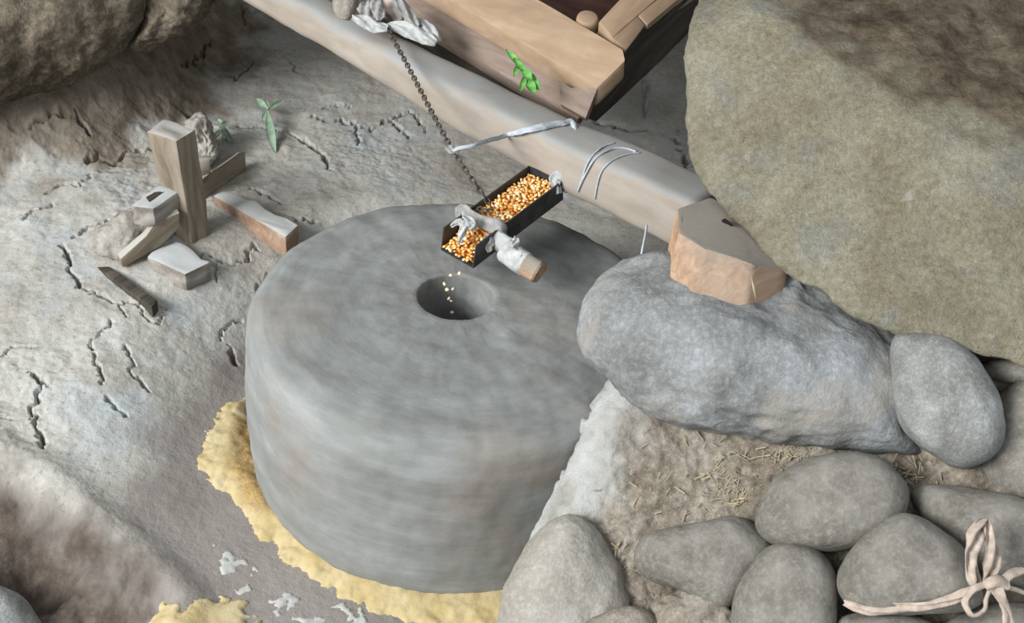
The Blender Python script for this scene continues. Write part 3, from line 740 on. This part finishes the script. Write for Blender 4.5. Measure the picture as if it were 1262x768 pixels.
# hopper of planks behind the beam
hop = empty('hopper', tuple(at_d(735, 108, 2.42)))
tag(hop, 'wooden plank hopper box at the top behind the beam', 'hopper')
def plank(name, px, th, mat, **k):
    Q = [at_d(*p) for p in px]; n = np.cross(Q[1] - Q[0], Q[3] - Q[0]); n /= np.linalg.norm(n)
    if n @ FWD < 0: n = -n
    return timber(name, Q, n * th, mat, hop, **k)
plank('plank', [(400, -80, 2.80), (560, -4, 2.66), (738, 108, 2.42), (712, 148, 2.44), (470, 2, 2.72), (380, -50, 2.82)], 0.03, M_plank2, bevel=0.004, cuts=5, amp=0.002)
plank('plank', [(440, -75, 2.68), (660, -4, 2.52), (768, 60, 2.37), (771, 74, 2.36), (736, 108, 2.37), (560, 2, 2.56), (430, -70, 2.70)], 0.045, M_plank, bevel=0.004, cuts=4, amp=0.002)
plank('plank', [(690, 100, 2.405), (704, 108, 2.40), (737, 108, 2.37), (722, 146, 2.39), (690, 128, 2.41)], 0.03, M_plank2, bevel=0.003, cuts=2, amp=0.002)
plank('side_board', [(739, 27, 2.44), (800, -42, 2.60), (858, -42, 2.60), (805, 2, 2.50), (755, 46, 2.405)], 0.03, M_plank, bevel=0.003, cuts=4, amp=0.002)
plank('side_board', [(755, 47, 2.40), (786, 19, 2.45), (795, 31, 2.45), (772, 61, 2.395)], 0.03, M_plank, bevel=0.002, cuts=3, amp=0.002)
plank('side_board', [(788, 19, 2.452), (806, 3, 2.495), (860, -42, 2.60), (882, -30, 2.60), (832, 2, 2.51), (798, 30, 2.455)], 0.03, M_plank, bevel=0.002, cuts=3, amp=0.002)
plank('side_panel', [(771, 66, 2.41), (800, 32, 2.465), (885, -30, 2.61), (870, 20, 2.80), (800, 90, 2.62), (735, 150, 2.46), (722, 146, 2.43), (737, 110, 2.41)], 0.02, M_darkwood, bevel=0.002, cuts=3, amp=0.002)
Qf = [at_d(470, -2, 2.745), at_d(712, 140, 2.465)]
timber('light_block_panel', [Qf[0], Qf[1], Qf[1] - np.array([0, 0, 0.15]), Qf[0] - np.array([0, 0, 0.15])], np.array([0.3, 0.95, 0]) * 0.02, M_darkwood, hop, bevel=0.002, cuts=3, amp=0.002)  # unseen panel added to stop light passing under the planks
plank('rear_board', [(500, -190, 3.1), (840, -90, 2.95), (775, 50, 2.80), (500, -60, 3.0)], 0.02, M_hopshade, bevel=0.003, cuts=3, amp=0.002)
plank('rear_board', [(480, -330, 3.0), (900, -230, 2.8), (860, -60, 2.85), (500, -160, 3.05)], 0.02, M_hopshade, bevel=0.003, cuts=3, amp=0.002)
pc = at_d(724, 24, 2.46)
me = tube_mesh('peg', [(0, 0, -0.06), (0, 0, 0.0), (0, 0, 0.006), (0, 0, 0.008)], [0.0235, 0.0235, 0.022, 0.018], 16)
o = link('peg', me, M_plank, hop); o.location = Vector(pc - np.array(hop.location)); o.rotation_euler = (0.3, 0, 0)

# ================================================================== CHUTE WITH CORN
ch_b = at_z(672, 236, 0.470); ch_f = at_z(563, 318, 0.425)
cx = ch_f - ch_b; CL = np.linalg.norm(cx); cx /= CL
cy = np.cross([0, 0, 1], cx); cy /= np.linalg.norm(cy); cz = np.cross(cx, cy)
CW, CH_, TK = 0.040, 0.045, 0.0025
chute = empty('corn_chute', tuple(ch_b)); tag(chute, 'dark metal chute full of corn hanging over the feed hole', 'chute')
MC = Matrix.Identity(4)
for i in range(3): MC[i][0], MC[i][1], MC[i][2] = cx[i], cy[i], cz[i]
def chpart(name, me, mat):
    o = link(name, me, mat, chute); o.matrix_local = MC; return o
def boxm(name, x0, x1, y0, y1, z0, z1, shear=0.0):
    V = [(x0, y0, z0), (x1 + 0, y0, z0), (x1, y1, z0), (x0, y1, z0), (x0, y0, z1), (x1 + shear, y0, z1), (x1 + shear, y1, z1), (x0, y1, z1)]
    return mesh_np(name, V, [(3, 2, 1, 0), (4, 5, 6, 7), (0, 1, 5, 4), (1, 2, 6, 5), (2, 3, 7, 6), (3, 0, 4, 7)], False)
chpart('bottom', boxm('bottom', 0, CL, -CW, CW, -0.003, 0), M_tin)
chpart('side', boxm('side', -0.005, CL, CW, CW + TK, -0.003, CH_, -0.012), M_tin)
chpart('side', boxm('side', -0.005, CL, -CW - TK, -CW, -0.003, CH_, -0.012), M_tin)
chpart('end', boxm('end', -0.005, 0, -CW, CW, -0.003, CH_), M_tin)
def chw(x, y, z): return ch_b + cx * x + cy * y + cz * z
# bed of corn beneath the loose kernels
gx_ = np.linspace(0.004, CL - 0.004, 40); gy_ = np.linspace(-CW + 0.001, CW - 0.001, 16)
def corn_h(x, y):
    return 0.034 - 0.020 * sstep(0.55 * CL, 0.95 * CL, x) - 0.004 * (np.asarray(y) / CW) ** 2
GX, GY = np.meshgrid(gx_, gy_); P = np.stack([GX.ravel(), GY.ravel(), corn_h(GX.ravel(), GY.ravel()) - 0.004], 1)
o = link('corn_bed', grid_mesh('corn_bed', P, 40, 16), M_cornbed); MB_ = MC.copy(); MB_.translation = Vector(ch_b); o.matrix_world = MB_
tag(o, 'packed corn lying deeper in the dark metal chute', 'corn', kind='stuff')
# one kernel
S, Fc = ico(1); kp = S.copy()
wdt = 0.62 + 0.38 * np.clip((kp[:, 0] + 1) / 1.3, 0, 1)
kv = np.stack([kp[:, 0] * 0.0050, kp[:, 1] * 0.0044 * wdt, kp[:, 2] * 0.0026 * wdt], 1)
kern = mesh_np('corn_kernel', kv, Fc)
kern.materials.append(M_corn)
kern2 = kern.copy(); kern2.materials.clear(); kern2.materials.append(plain_mat('corn_pale', (226, 206, 162), (240, 226, 194), 120, 0.1, 0.5))
def kernel(p, label, group, me_=None):
    o = bpy.data.objects.new('corn_kernel', me_ or kern); col.objects.link(o); o.location = p
    o.rotation_euler = (random.uniform(-0.9, 0.9), random.uniform(-0.9, 0.9), random.uniform(0, 6.28))
    s_ = random.uniform(0.9, 1.2); o.scale = (s_, s_, s_)
    return tag(o, label, 'corn kernel', group)
pts = []; tries = 0
while len(pts) < 285 and tries < 30000:
    tries += 1
    x = random.uniform(0.006, CL + 0.004); y = random.uniform(-CW + 0.005, CW - 0.005)
    if all((x - a) ** 2 + (y - b) ** 2 > 0.0062 ** 2 for a, b in pts): pts.append((x, y))
for x, y in pts:
    kernel(chw(x, y, float(corn_h(x, y)) - 0.001 + random.uniform(-0.001, 0.0025)), 'yellow corn kernel lying in the dark metal chute', 'corn kernels in the chute')
lip = chw(CL, 0, 0)
for px, py in [(556, 339), (566, 337), (548, 350), (551, 357), (558, 356), (553, 368), (556, 371), (557, 385)]:
    t = (py - 335) / 50.0
    kernel(at_y(px, py, lip[1] + 0.004 * t), 'single corn kernel falling from chute lip into the feed hole', 'falling corn kernels', kern2)

# rags tied around the chute, and the wooden toggle
def ribbon(name, pts, w, mat, parent=None, th=0.0025, wav=0.003, n=40, seed=0):
    """cloth strip with folds: pts world, width w"""
    S = spline(pts, n); T = np.gradient(S, axis=0); T /= np.linalg.norm(T, axis=1)[:, None]
    V = []; m_ = 7
    wv = np.broadcast_to(np.asarray(np.interp(np.linspace(0, 1, n), np.linspace(0, 1, len(np.atleast_1d(w))), np.atleast_1d(w)), float), (n,))
    for i in range(n):
        side = np.cross(T[i], FWD); side /= np.linalg.norm(side) + 1e-9; nn = np.cross(side, T[i])
        if nn @ FWD > 0: nn = -nn
        for layer_ in (1, -1):
            for k in range(m_):
                u = (k / (m_ - 1) - 0.5) * layer_
                V.append(S[i] + side * u * wv[i] + nn * (layer_ * th / 2 + wav * math.sin(u * 9 + i * 0.23 + seed) - abs(u) * wv[i] * 0.35))
    V = np.array(V); V += (0.0022 * np.stack([fbm(V + q, 45, 3) for q in (1, 5, 9)], 1))
    R_ = 2 * m_; Fc = []
    for i in range(n - 1):
        for k in range(R_):
            a, b = i * R_ + k, i * R_ + (k + 1) % R_; Fc.append((a, b, b + R_, a + R_))
    Fc.append(tuple(range(R_))[::-1]); Fc.append(tuple(range((n - 1) * R_, n * R_)))
    if parent is not None: V = V - np.array(parent.location)
    return link(name, mesh_np(name, V, Fc), mat, parent)
tie = empty('rag_tie', tuple(chw(CL * 0.66, 0, CH_))); tag(tie, 'grey white rag tied across the corn chute', 'rag')
xz = CL * 0.70
ribbon('band', [chw(xz - .01, CW + .006, 0.0), chw(xz, CW + .007, 0.03), chw(xz + .004, CW + .004, CH_ + .006), chw(xz + .01, 0.01, CH_ + 0.004), chw(xz + .014, -CW * .6, CH_ + .006), chw(xz + .01, -CW - .006, CH_ + .002), chw(xz + .01, -CW - .007, .01)], [0.02, 0.022, 0.03, 0.022, 0.03, 0.018], M_raggrey, tie)
q = chw(xz + .004, CW * 0.0 - CW - .002, CH_ + .008)
L_ = lambda px, py, d=0.0: at_d(px, py, float((chw(xz, 0, CH_) - CAM) @ FWD) - 0.03 + d)
ribbon('tail', [L_(583, 276), L_(572, 275), L_(563, 274), L_(556, 279)], [0.01, 0.014, 0.006], M_rag, tie, seed=2)
ribbon('tail', [L_(574, 272), L_(571, 282), L_(568, 292), L_(567, 300)], [0.014, 0.016, 0.006], M_rag, tie, seed=3)
ribbon('tail', [L_(598, 290), L_(604, 296), L_(602, 304), L_(605, 310)], [0.012, 0.018, 0.01], M_raggrey, tie, seed=4)
ribbon('knot', [L_(570, 268), L_(577, 272), L_(582, 278), L_(580, 284)], [0.008, 0.02, 0.012], M_rag, tie, seed=6, wav=0.005)
ctie = ribbon('rag', [chw(-.006, CW + .010, .02), chw(-.004, CW + .006, CH_ + .004), chw(.006, CW - .008, CH_ + .006), chw(.016, CW + .008, CH_ * .6)], [0.014, 0.026, 0.026, 0.012], M_rag, None, wav=0.005)
tag(ctie, 'scrap of white rag on back corner of the corn chute', 'rag')

tog = empty('toggle_stick', tuple(at_z(640, 322, 0.40))); tag(tog, 'short wooden stick wrapped in white cloth beside the chute', 'stick')
dT = float((at_z(640, 322, 0.41) - CAM) @ FWD) - 0.05
def sticksec(name, p0, p1, r0, r1, mat, n=14, seg=8, e=0.55, dd=(0, 0)):
    a, b = at_d(*p0), at_d(*p1); t = (b - a) / np.linalg.norm(b - a); s1 = np.cross(t, FWD); s1 /= np.linalg.norm(s1); s2 = np.cross(s1, t)
    V = []
    for i in range(n):
        u = i / (n - 1); r_ = r0 + (r1 - r0) * u
        if i in (0, n - 1): r_ *= 0.86
        for k in range(24):
            an = 2 * math.pi * k / 24; x = math.copysign(abs(math.cos(an)) ** e, math.cos(an)); y = math.copysign(abs(math.sin(an)) ** e, math.sin(an))
            V.append(a + (b - a) * (u if 0 < i < n - 1 else u) + r_ * (x * s1 + y * s2))
    V = np.array(V); V += 0.003 * np.stack([fbm(V + q_, 40, 3) for q_ in (1, 4, 8)], 1)
    Fc = []
    for i in range(n - 1):
        for k in range(24):
            a_, b_ = i * 24 + k, i * 24 + (k + 1) % 24; Fc.append((a_, b_, b_ + 24, a_ + 24))
    Fc.append(tuple(range(24))[::-1]); Fc.append(tuple(range((n - 1) * 24, n * 24)))
    V = V - np.array(tog.location)
    o = link(name, mesh_np(name, V, Fc), mat, tog)
    bm = bmesh.new(); bm.from_mesh(o.data); bmesh.ops.recalc_face_normals(bm, faces=bm.faces[:]); sharpen(bm, 40); bm.to_mesh(o.data); bm.free()
    return o
sticksec('stick', (609, 293, dT + .02), (632, 310, dT + .005), 0.018, 0.019, M_dustwood)
sticksec('cloth_wrap', (622, 308, dT + .01), (650, 328, dT - .01), 0.023, 0.024, M_rag)
sticksec('stick_end', (640, 321, dT - .005), (666, 337, dT - .02), 0.022, 0.022, M_block)
ribbon('cloth_tail', [at_d(632, 305, dT - .03), at_d(636, 298, dT - .02), at_d(634, 292, dT - .01)], [0.012, 0.014, 0.01], M_rag, tog)

# ================================================================== CHAIN
ch0 = at_d(462, 8, 2.56); chm = chw(CL * 0.62, 0.0, CH_ + 0.02)
chain = empty('chain', tuple(ch0)); tag(chain, 'thin rusty chain hanging down to the corn chute', 'chain')
def link_mesh(name, L, wd, r_):
    V = []; n = 16
    P = []
    for i in range(n):
        a = 2 * math.pi * i / n; P.append((math.cos(a) * L / 2, math.sin(a) * wd / 2, 0))
    P = np.array(P)
    for i in range(n):
        T = P[(i + 1) % n] - P[i - 1]; T /= np.linalg.norm(T); nn = np.array([-T[1], T[0], 0])
        for k in range(6):
            a = 2 * math.pi * k / 6; V.append(P[i] + r_ * (math.cos(a) * nn + math.sin(a) * np.array([0, 0, 1])))
    Fc = [(i * 6 + k, i * 6 + (k + 1) % 6, ((i + 1) % n) * 6 + (k + 1) % 6, ((i + 1) % n) * 6 + k) for i in range(n) for k in range(6)]
    return mesh_np(name, V, Fc)
lk = link_mesh('chain_link', 0.0165, 0.0085, 0.0017); lk.materials.append(M_chain)
kn = at_d(556, 182, 2.245)
path = spline([ch0, (ch0 * .6 + kn * .4) + np.array([0.004, 0, -0.004]), kn, chm, chw(CL * 0.64, -CW * 0.5, CH_ + 0.006), chw(CL * 0.66, -CW - 0.006, CH_ * 0.7)], 600)
sl = np.concatenate([[0], np.cumsum(np.linalg.norm(np.diff(path, axis=0), axis=1))])
nL = int(sl[-1] / 0.012)
for i in range(nL):
    s_ = (i + 0.5) * sl[-1] / nL; p = np.array([np.interp(s_, sl, path[:, k]) for k in range(3)])
    e = 0.004; tv = np.array([np.interp(s_ + e, sl, path[:, k]) - np.interp(s_ - e, sl, path[:, k]) for k in range(3)]); tv /= np.linalg.norm(tv)
    sd = np.cross(tv, FWD); sd /= np.linalg.norm(sd); nn = np.cross(tv, sd)
    an = (math.pi / 2 if i % 2 else 0) + random.uniform(-0.3, 0.3); s2 = sd * math.cos(an) + nn * math.sin(an); n2 = np.cross(tv, s2)
    M = Matrix.Identity(4)
    for k in range(3): M[k][0], M[k][1], M[k][2], M[k][3] = tv[k], s2[k], n2[k], p[k] - chain.location[k]
    o = bpy.data.objects.new('chain_link', lk); col.objects.link(o); o.parent = chain; o.matrix_local = M

# rags on top of the beam where the chain starts
rg = empty('rag_bundle', tuple(at_d(480, 30, 2.52))); tag(rg, 'bundle of torn white rags around the top of the chain', 'rag')
dR = 2.50
for i, (pp, wv, mt) in enumerate([
    ([(434, 20), (448, 26), (462, 32), (478, 34)], [.012, .026, .03, .012], M_rag),
    ([(478, 30), (496, 34), (512, 40), (524, 46), (538, 52)], [.012, .03, .034, .03, .012], M_rag),
    ([(446, 4), (452, 14), (458, 26)], [.03, .034, .02], M_raggrey),
    ([(462, 0), (466, 12), (470, 24)], [.03, .028, .018], M_raggrey),
    ([(488, -4), (498, 10), (508, 24), (516, 32)], [.02, .026, .022, .012], M_raggrey),
    ([(500, 22), (520, 30), (534, 42), (540, 52)], [.014, .026, .026, .014], M_rag)]):
    ribbon('rag_strip', [at_d(x, y, dR + 0.012 * (i % 3) - 0.0002 * (x - 440)) for x, y in pp], wv, mt, rg, wav=0.006, seed=i)
ribbon('wood_chip', [at_d(480, -6, 2.53), at_d(486, 10, 2.53), at_d(491, 26, 2.53)], [.03, .032, .02], M_brick, rg, wav=0.0, th=0.008)
o = rock('stone_wedge', [(412, 0), (425, -12), (442, -6), (440, 12), (428, 26), (416, 20)], 2.60, 0.03, 0.03, M_clod, sub=4)
tag(o, 'small grey stone wedged on beam beside the rag bundle', 'stone')

# strap from the chain over the beam, strings round the beam
dS = [2.29, 2.27, 2.27, 2.27]
SX = [552, 590, 640, 690, 722, 738]; SY = [186, 177, 162, 152, 151, 156]
sp3 = [at_d(552, 186, 2.235), at_d(585, 178, 2.22)] + [on_beam(x, float(np.interp(x, SX, SY)), 0.014, 2.25) for x in range(622, 742, 12)]
o = ribbon('strap', sp3, [.006, .008, .011, .013, .012, .010, .008], M_strap, None, wav=0.0008, th=0.004, n=70)
tag(o, 'pale cloth strap running from the chain over the beam', 'strap')
o = ribbon('knot', [at_d(548, 180, 2.235), at_d(556, 184, 2.225), at_d(566, 186, 2.23)], [.008, .016, .008], M_raggrey, None, wav=0.004); tag(o, 'small grey rag knot tied halfway down the chain', 'rag')
def string(pts, r_, label, onb=True):
    P = [on_beam(*p) for p in pts] if onb else [at_d(*p) for p in pts]
    o = link('string', tube_mesh('string', spline(P, 60), r_, 6), M_strap); return tag(o, label, 'string')
string([(784, 187), (772, 183), (757, 183), (742, 189), (730, 200), (722, 214), (716, 226), (712, 236)], 0.0022, 'thicker pale string looped over the beam, nearest the strap')
string([(757, 176), (745, 180), (735, 187), (727, 196), (722, 206), (718, 218), (714, 231)], 0.0020, 'pale string doubled beside the thicker one on beam')
string([(788, 188), (774, 190), (760, 195), (748, 203), (740, 214), (736, 228), (733, 245)], 0.0016, 'thin grey string looped over the beam, second from strap')
string([(797, 278, 2.10), (795, 292, 2.075), (792, 306, 2.06), (790, 318, 2.06)], 0.0022, 'short pale string hanging between beam and bluish boulder', False)

# ================================================================== POST ASSEMBLY ON THE MUD (left)
zP = float(hit(238, 296)[2])
post = empty('wooden_post', tuple(hit(238, 296))); tag(post, 'square upright wooden post with wedges on the mud ledge', 'post')
yP = float(at_z(239, 297, zP)[1])
zTop = float(at_y(207, 160, yP + 0.01)[2])
topq = [at_z(x, y, zTop) for x, y in [(179, 161), (217, 174), (243, 158), (203, 146)]]
botq = [at_z(x, y, zP - 0.02) for x, y in [(218, 302), (238, 309), (259, 300), (240, 290)]]
o = timber('post', topq, None, M_post, post, bottom=botq, bevel=0.006, cuts=7, amp=0.006, nscale=16, grain_down=True)
def ledge(name, px, zt, th, mat, parent, **k):
    Q = [at_z(x, y, zt + (dz[0] if dz else 0)) for x, y, *dz in px]
    return timber(name, Q, (0, 0, -th), mat, parent, **k)
def face_plank(name, px, th, mat, **k):
    """plank standing on edge: visible side given by pixels + height above the ledge"""
    Q = [at_z(x, y, zP + dz) for x, y, dz in px]; n = np.cross(Q[1] - Q[0], Q[2] - Q[0]); n /= np.linalg.norm(n)
    if n @ FWD < 0: n = -n
    return timber(name, Q, n * th, mat, post, **k)
face_plank('wedge', [(246, 222, 0.07), (293, 187, 0.07), (304, 186, 0.065), (302, 205, 0.03), (276, 230, 0.01), (250, 252, 0.0)], 0.035, M_post, bevel=0.004, cuts=3, amp=0.004, nscale=20)
face_plank('wedge', [(240, 198, 0.12), (258, 196, 0.12), (259, 214, 0.085), (242, 222, 0.08)], 0.03, M_post, bevel=0.004, cuts=2, amp=0.005, nscale=24)
zc_ = float(at_y(192, 243, yP - 0.035)[2])
ledge('wedge', [(162, 254), (203, 226), (219, 237), (189, 257)], zc_, 0.045, M_dustwood, post, bevel=0.005, cuts=4, amp=0.005, nscale=24)
ledge('slot_shade', [(180, 243, 0.003), (203, 229, 0.003), (209, 233, 0.003), (184, 248, 0.003)], zc_, 0.012, M_darkwood, post, bevel=0.001, cuts=2, amp=0.001)  # raised dark slab; the slot's shade is put into its colour
Q = [at_y(x, y, yP - 0.045 - 0.0011 * (215 - x)) for x, y in [(149, 319), (180, 291), (191, 275), (222, 262), (222, 281), (195, 306), (152, 329)]]
nq = np.array([-0.6, 0.8, 0.0]); timber('wedge', Q, nq * 0.02, M_post, post, bevel=0.003, cuts=3, amp=0.003)
o = rock('clod', [(110, 296), (135, 276), (165, 256), (188, 260), (192, 276), (182, 290), (152, 318), (135, 318)], float((hit(150, 290) - CAM) @ FWD) - 0.05, 0.035, 0.06, M_clodpale, amp=0.006, nscale=18, ridged=0.008, sub=5)
tag(o, 'pale mud slope packed against left wedge of the post', 'clod')
o = ledge('wood_block', [(180, 316), (214, 294), (259, 323), (228, 338)], float(hit(220, 330)[2]) + 0.028, 0.05, M_dustwood, None, bevel=0.006, cuts=5, amp=0.005, nscale=24)
tag(o, 'grey dusty wooden block lying at the foot of the post', 'wood block')
o = ledge('wood_block', [(261, 240), (275, 232), (369, 276), (352, 292)], float(hit(320, 280)[2]) + 0.036, 0.062, M_brick, None, bevel=0.005, cuts=6, amp=0.006, nscale=24)
tag(o, 'whitened wooden block with raw orange side near millstone', 'wood block')
o = ledge('wood_strip', [(104, 318), (114, 313), (194, 370), (187, 378)], float(hit(150, 345)[2]) + 0.008, 0.03, M_darkwood, None, bevel=0.002, cuts=4, amp=0.002)  # dark colour also paints the shade of the groove
tag(o, 'thin wooden strip sunk in mud left of post, groove shade in its dark colour', 'wood strip')
pd = float((hit(248, 190) - CAM) @ FWD)
o = rock('clod', [(236, 150), (246, 142), (254, 152), (262, 168), (262, 190), (252, 205), (240, 200), (236, 175)], pd - 0.06, 0.03, 0.06, M_clodpale, amp=0.010, nscale=26, ridged=0.022, sub=5)
tag(o, 'crumbling grey mud clod behind the wooden post', 'clod')

# ================================================================== PLANTS AND RAG KNOT
def leaf_mesh(name, L, w, curl=0.3, fold=0.25):
    n, m_ = 9, 3; V = []; Fc = []
    for i in range(n):
        t = i / (n - 1); hw = w * math.sin(math.pi * min(1, t * 0.95 + 0.04)) ** 0.8
        for k in (-1, 0, 1): V.append((L * t, hw * k, -curl * L * t * t + fold * hw * abs(k)))
    for i in range(n - 1):
        for k in range(2): a = i * 3 + k; Fc.append((a, a + 1, a + 4, a + 3))
    nv = len(V); V2 = [(x, y, z - 0.0006) for x, y, z in V]
    Fc2 = [tuple(nv + i for i in f[::-1]) for f in Fc]
    rim = [i * 3 for i in range(n)] + [(n - 1) * 3 + 1] + [i * 3 + 2 for i in range(n - 1, -1, -1)] + [1]
    side = [(rim[i], rim[i - 1], nv + rim[i - 1], nv + rim[i]) for i in range(len(rim))]
    return mesh_np(name, V + V2, Fc + Fc2 + side)
def plant(name, label, stem_pts, leaves, mat, rstem=0.0016):
    base = stem_pts[0]; t = empty(name, tuple(base)); tag(t, label, 'plant')
    P = spline(stem_pts, 14) - base
    link('stem', tube_mesh('stem', P, np.linspace(rstem, rstem * 0.6, 14), 6), mat, t)
    for a, b, w in leaves:                       # from a to b (world)
        L = np.linalg.norm(b - a); x = (b - a) / L; y = np.cross(FWD, x); y /= np.linalg.norm(y); z = np.cross(x, y)
        if z @ FWD > 0: y, z = -y, -z
        o = link('leaf', leaf_mesh('leaf', L, w, 0.15), mat, t); M = Matrix.Identity(4)
        for k in range(3): M[k][0], M[k][1], M[k][2], M[k][3] = x[k], y[k], z[k], a[k] - base[k]
        o.matrix_local = M
g = lambda x, y, d=2.40: at_d(x, y, d)
plant('green_sprig', 'bright green leafy sprig stuck between beam and hopper plank', [g(652, 108), g(650, 95, 2.38), g(642, 80, 2.37), g(626, 62, 2.37)],
      [(g(642, 82, 2.37), g(624, 60, 2.36), .006), (g(648, 90, 2.37), g(634, 72, 2.35), .007), (g(650, 95, 2.37), g(664, 108, 2.34), .011), (g(648, 93, 2.37), g(642, 110, 2.34), .006), (g(650, 97, 2.37), g(658, 112, 2.33), .010), (g(645, 86, 2.37), g(654, 96, 2.34), .009), (g(640, 80, 2.37), g(634, 92, 2.35), .006), (g(646, 90, 2.37), g(662, 100, 2.35), .008)], M_leaf)
h = lambda x, y, u=0.02: hit(x, y) + np.array([0, -0.5 * u, u])
plant('seedling', 'dusty green seedling with drooping leaf growing from a crack', [h(334, 160, 0), h(333, 152, .03), h(333, 146, .04)],
      [(h(333, 148, .04), h(318, 136, .05), .010), (h(333, 148, .04), h(328, 138, .05), .008), (h(334, 148, .04), h(354, 137, .05), .006), (h(333, 150, .04), h(326, 158, .03), .008), (h(333, 152, .04), h(338, 190, .02), .011)], M_leafdull)
plant('seedling', 'small dusty seedling growing right behind the wooden post', [h(275, 178, 0), h(276, 168, .02), h(277, 160, .03)],
      [(h(276, 166, .02), h(264, 176, .02), .007), (h(277, 162, .03), h(270, 156, .03), .006), (h(276, 165, .03), h(286, 180, .02), .008), (h(276, 163, .03), h(284, 160, .03), .006)], M_leafdull)
# pale root hanging behind the beam
p = hit(792, 150)
o = ribbon('rag', [hit(793, 150) + [0, 0, .01], hit(792, 140) + [0, -.02, .05], hit(790, 122) + [0, -.03, .10], hit(788, 104) + [0, -.03, .15]], [.008, .016, .034, .02], M_raggrey, None)
tag(o, 'pale torn rag hanging in the dark gap behind beam', 'rag')
# rag knot bottom right
rk = empty('rag_knot', tuple(at_d(1225, 720, 1.610))); tag(rk, 'beige rag knot with loose loops at the right edge', 'rag')
def tb(pts, r_, flat=0.6, name='cloth_loop'):
    P = spline([at_d(*p) for p in pts], 40) - np.array(rk.location)
    me = tube_mesh(name, P, r_, 10, flat); V = co_of(me); put_co(me, V + 0.0025 * np.stack([fbm(V + q_, 60, 3) for q_ in (1, 4, 7)], 1)); link(name, me, M_ragpink, rk)
ribbon('cloth_fold', [at_d(1203, 722, 1.610), at_d(1198, 690, 1.610), at_d(1204, 660, 1.620), at_d(1213, 640, 1.630)], [.014, .022, .022, .010], M_ragpink, rk, wav=0.006)
ribbon('cloth_fold', [at_d(1216, 722, 1.610), at_d(1224, 695, 1.610), at_d(1222, 665, 1.620), at_d(1214, 641, 1.630)], [.014, .022, .018, .010], M_ragpink, rk, wav=0.006, seed=3)
tb([(1216, 720, 1.600), (1200, 726, 1.600), (1190, 742, 1.600), (1198, 758, 1.600), (1214, 752, 1.600), (1216, 735, 1.600), (1232, 722, 1.600), (1262, 730, 1.610), (1300, 735, 1.610)], 0.0052)
tb([(1262, 702, 1.610), (1240, 712, 1.600), (1232, 728, 1.595), (1240, 750, 1.600), (1250, 790, 1.610)], 0.0065)
tb([(1224, 726, 1.600), (1236, 745, 1.600), (1240, 765, 1.600), (1232, 800, 1.610)], 0.006)
tb([(1215, 722, 1.600), (1228, 716, 1.595), (1240, 720, 1.600)], 0.009, 0.8, 'knot')
o = ribbon('cloth_strip', [at_d(1040, 742, 1.685), at_d(1070, 752, 1.665), at_d(1110, 750, 1.645), at_d(1150, 746, 1.630), at_d(1180, 736, 1.620), at_d(1212, 722, 1.605)], [.010, .018, .016, .012, .014, .012], M_ragpink, rk, wav=0.003)
bpy.context.view_layer.update()
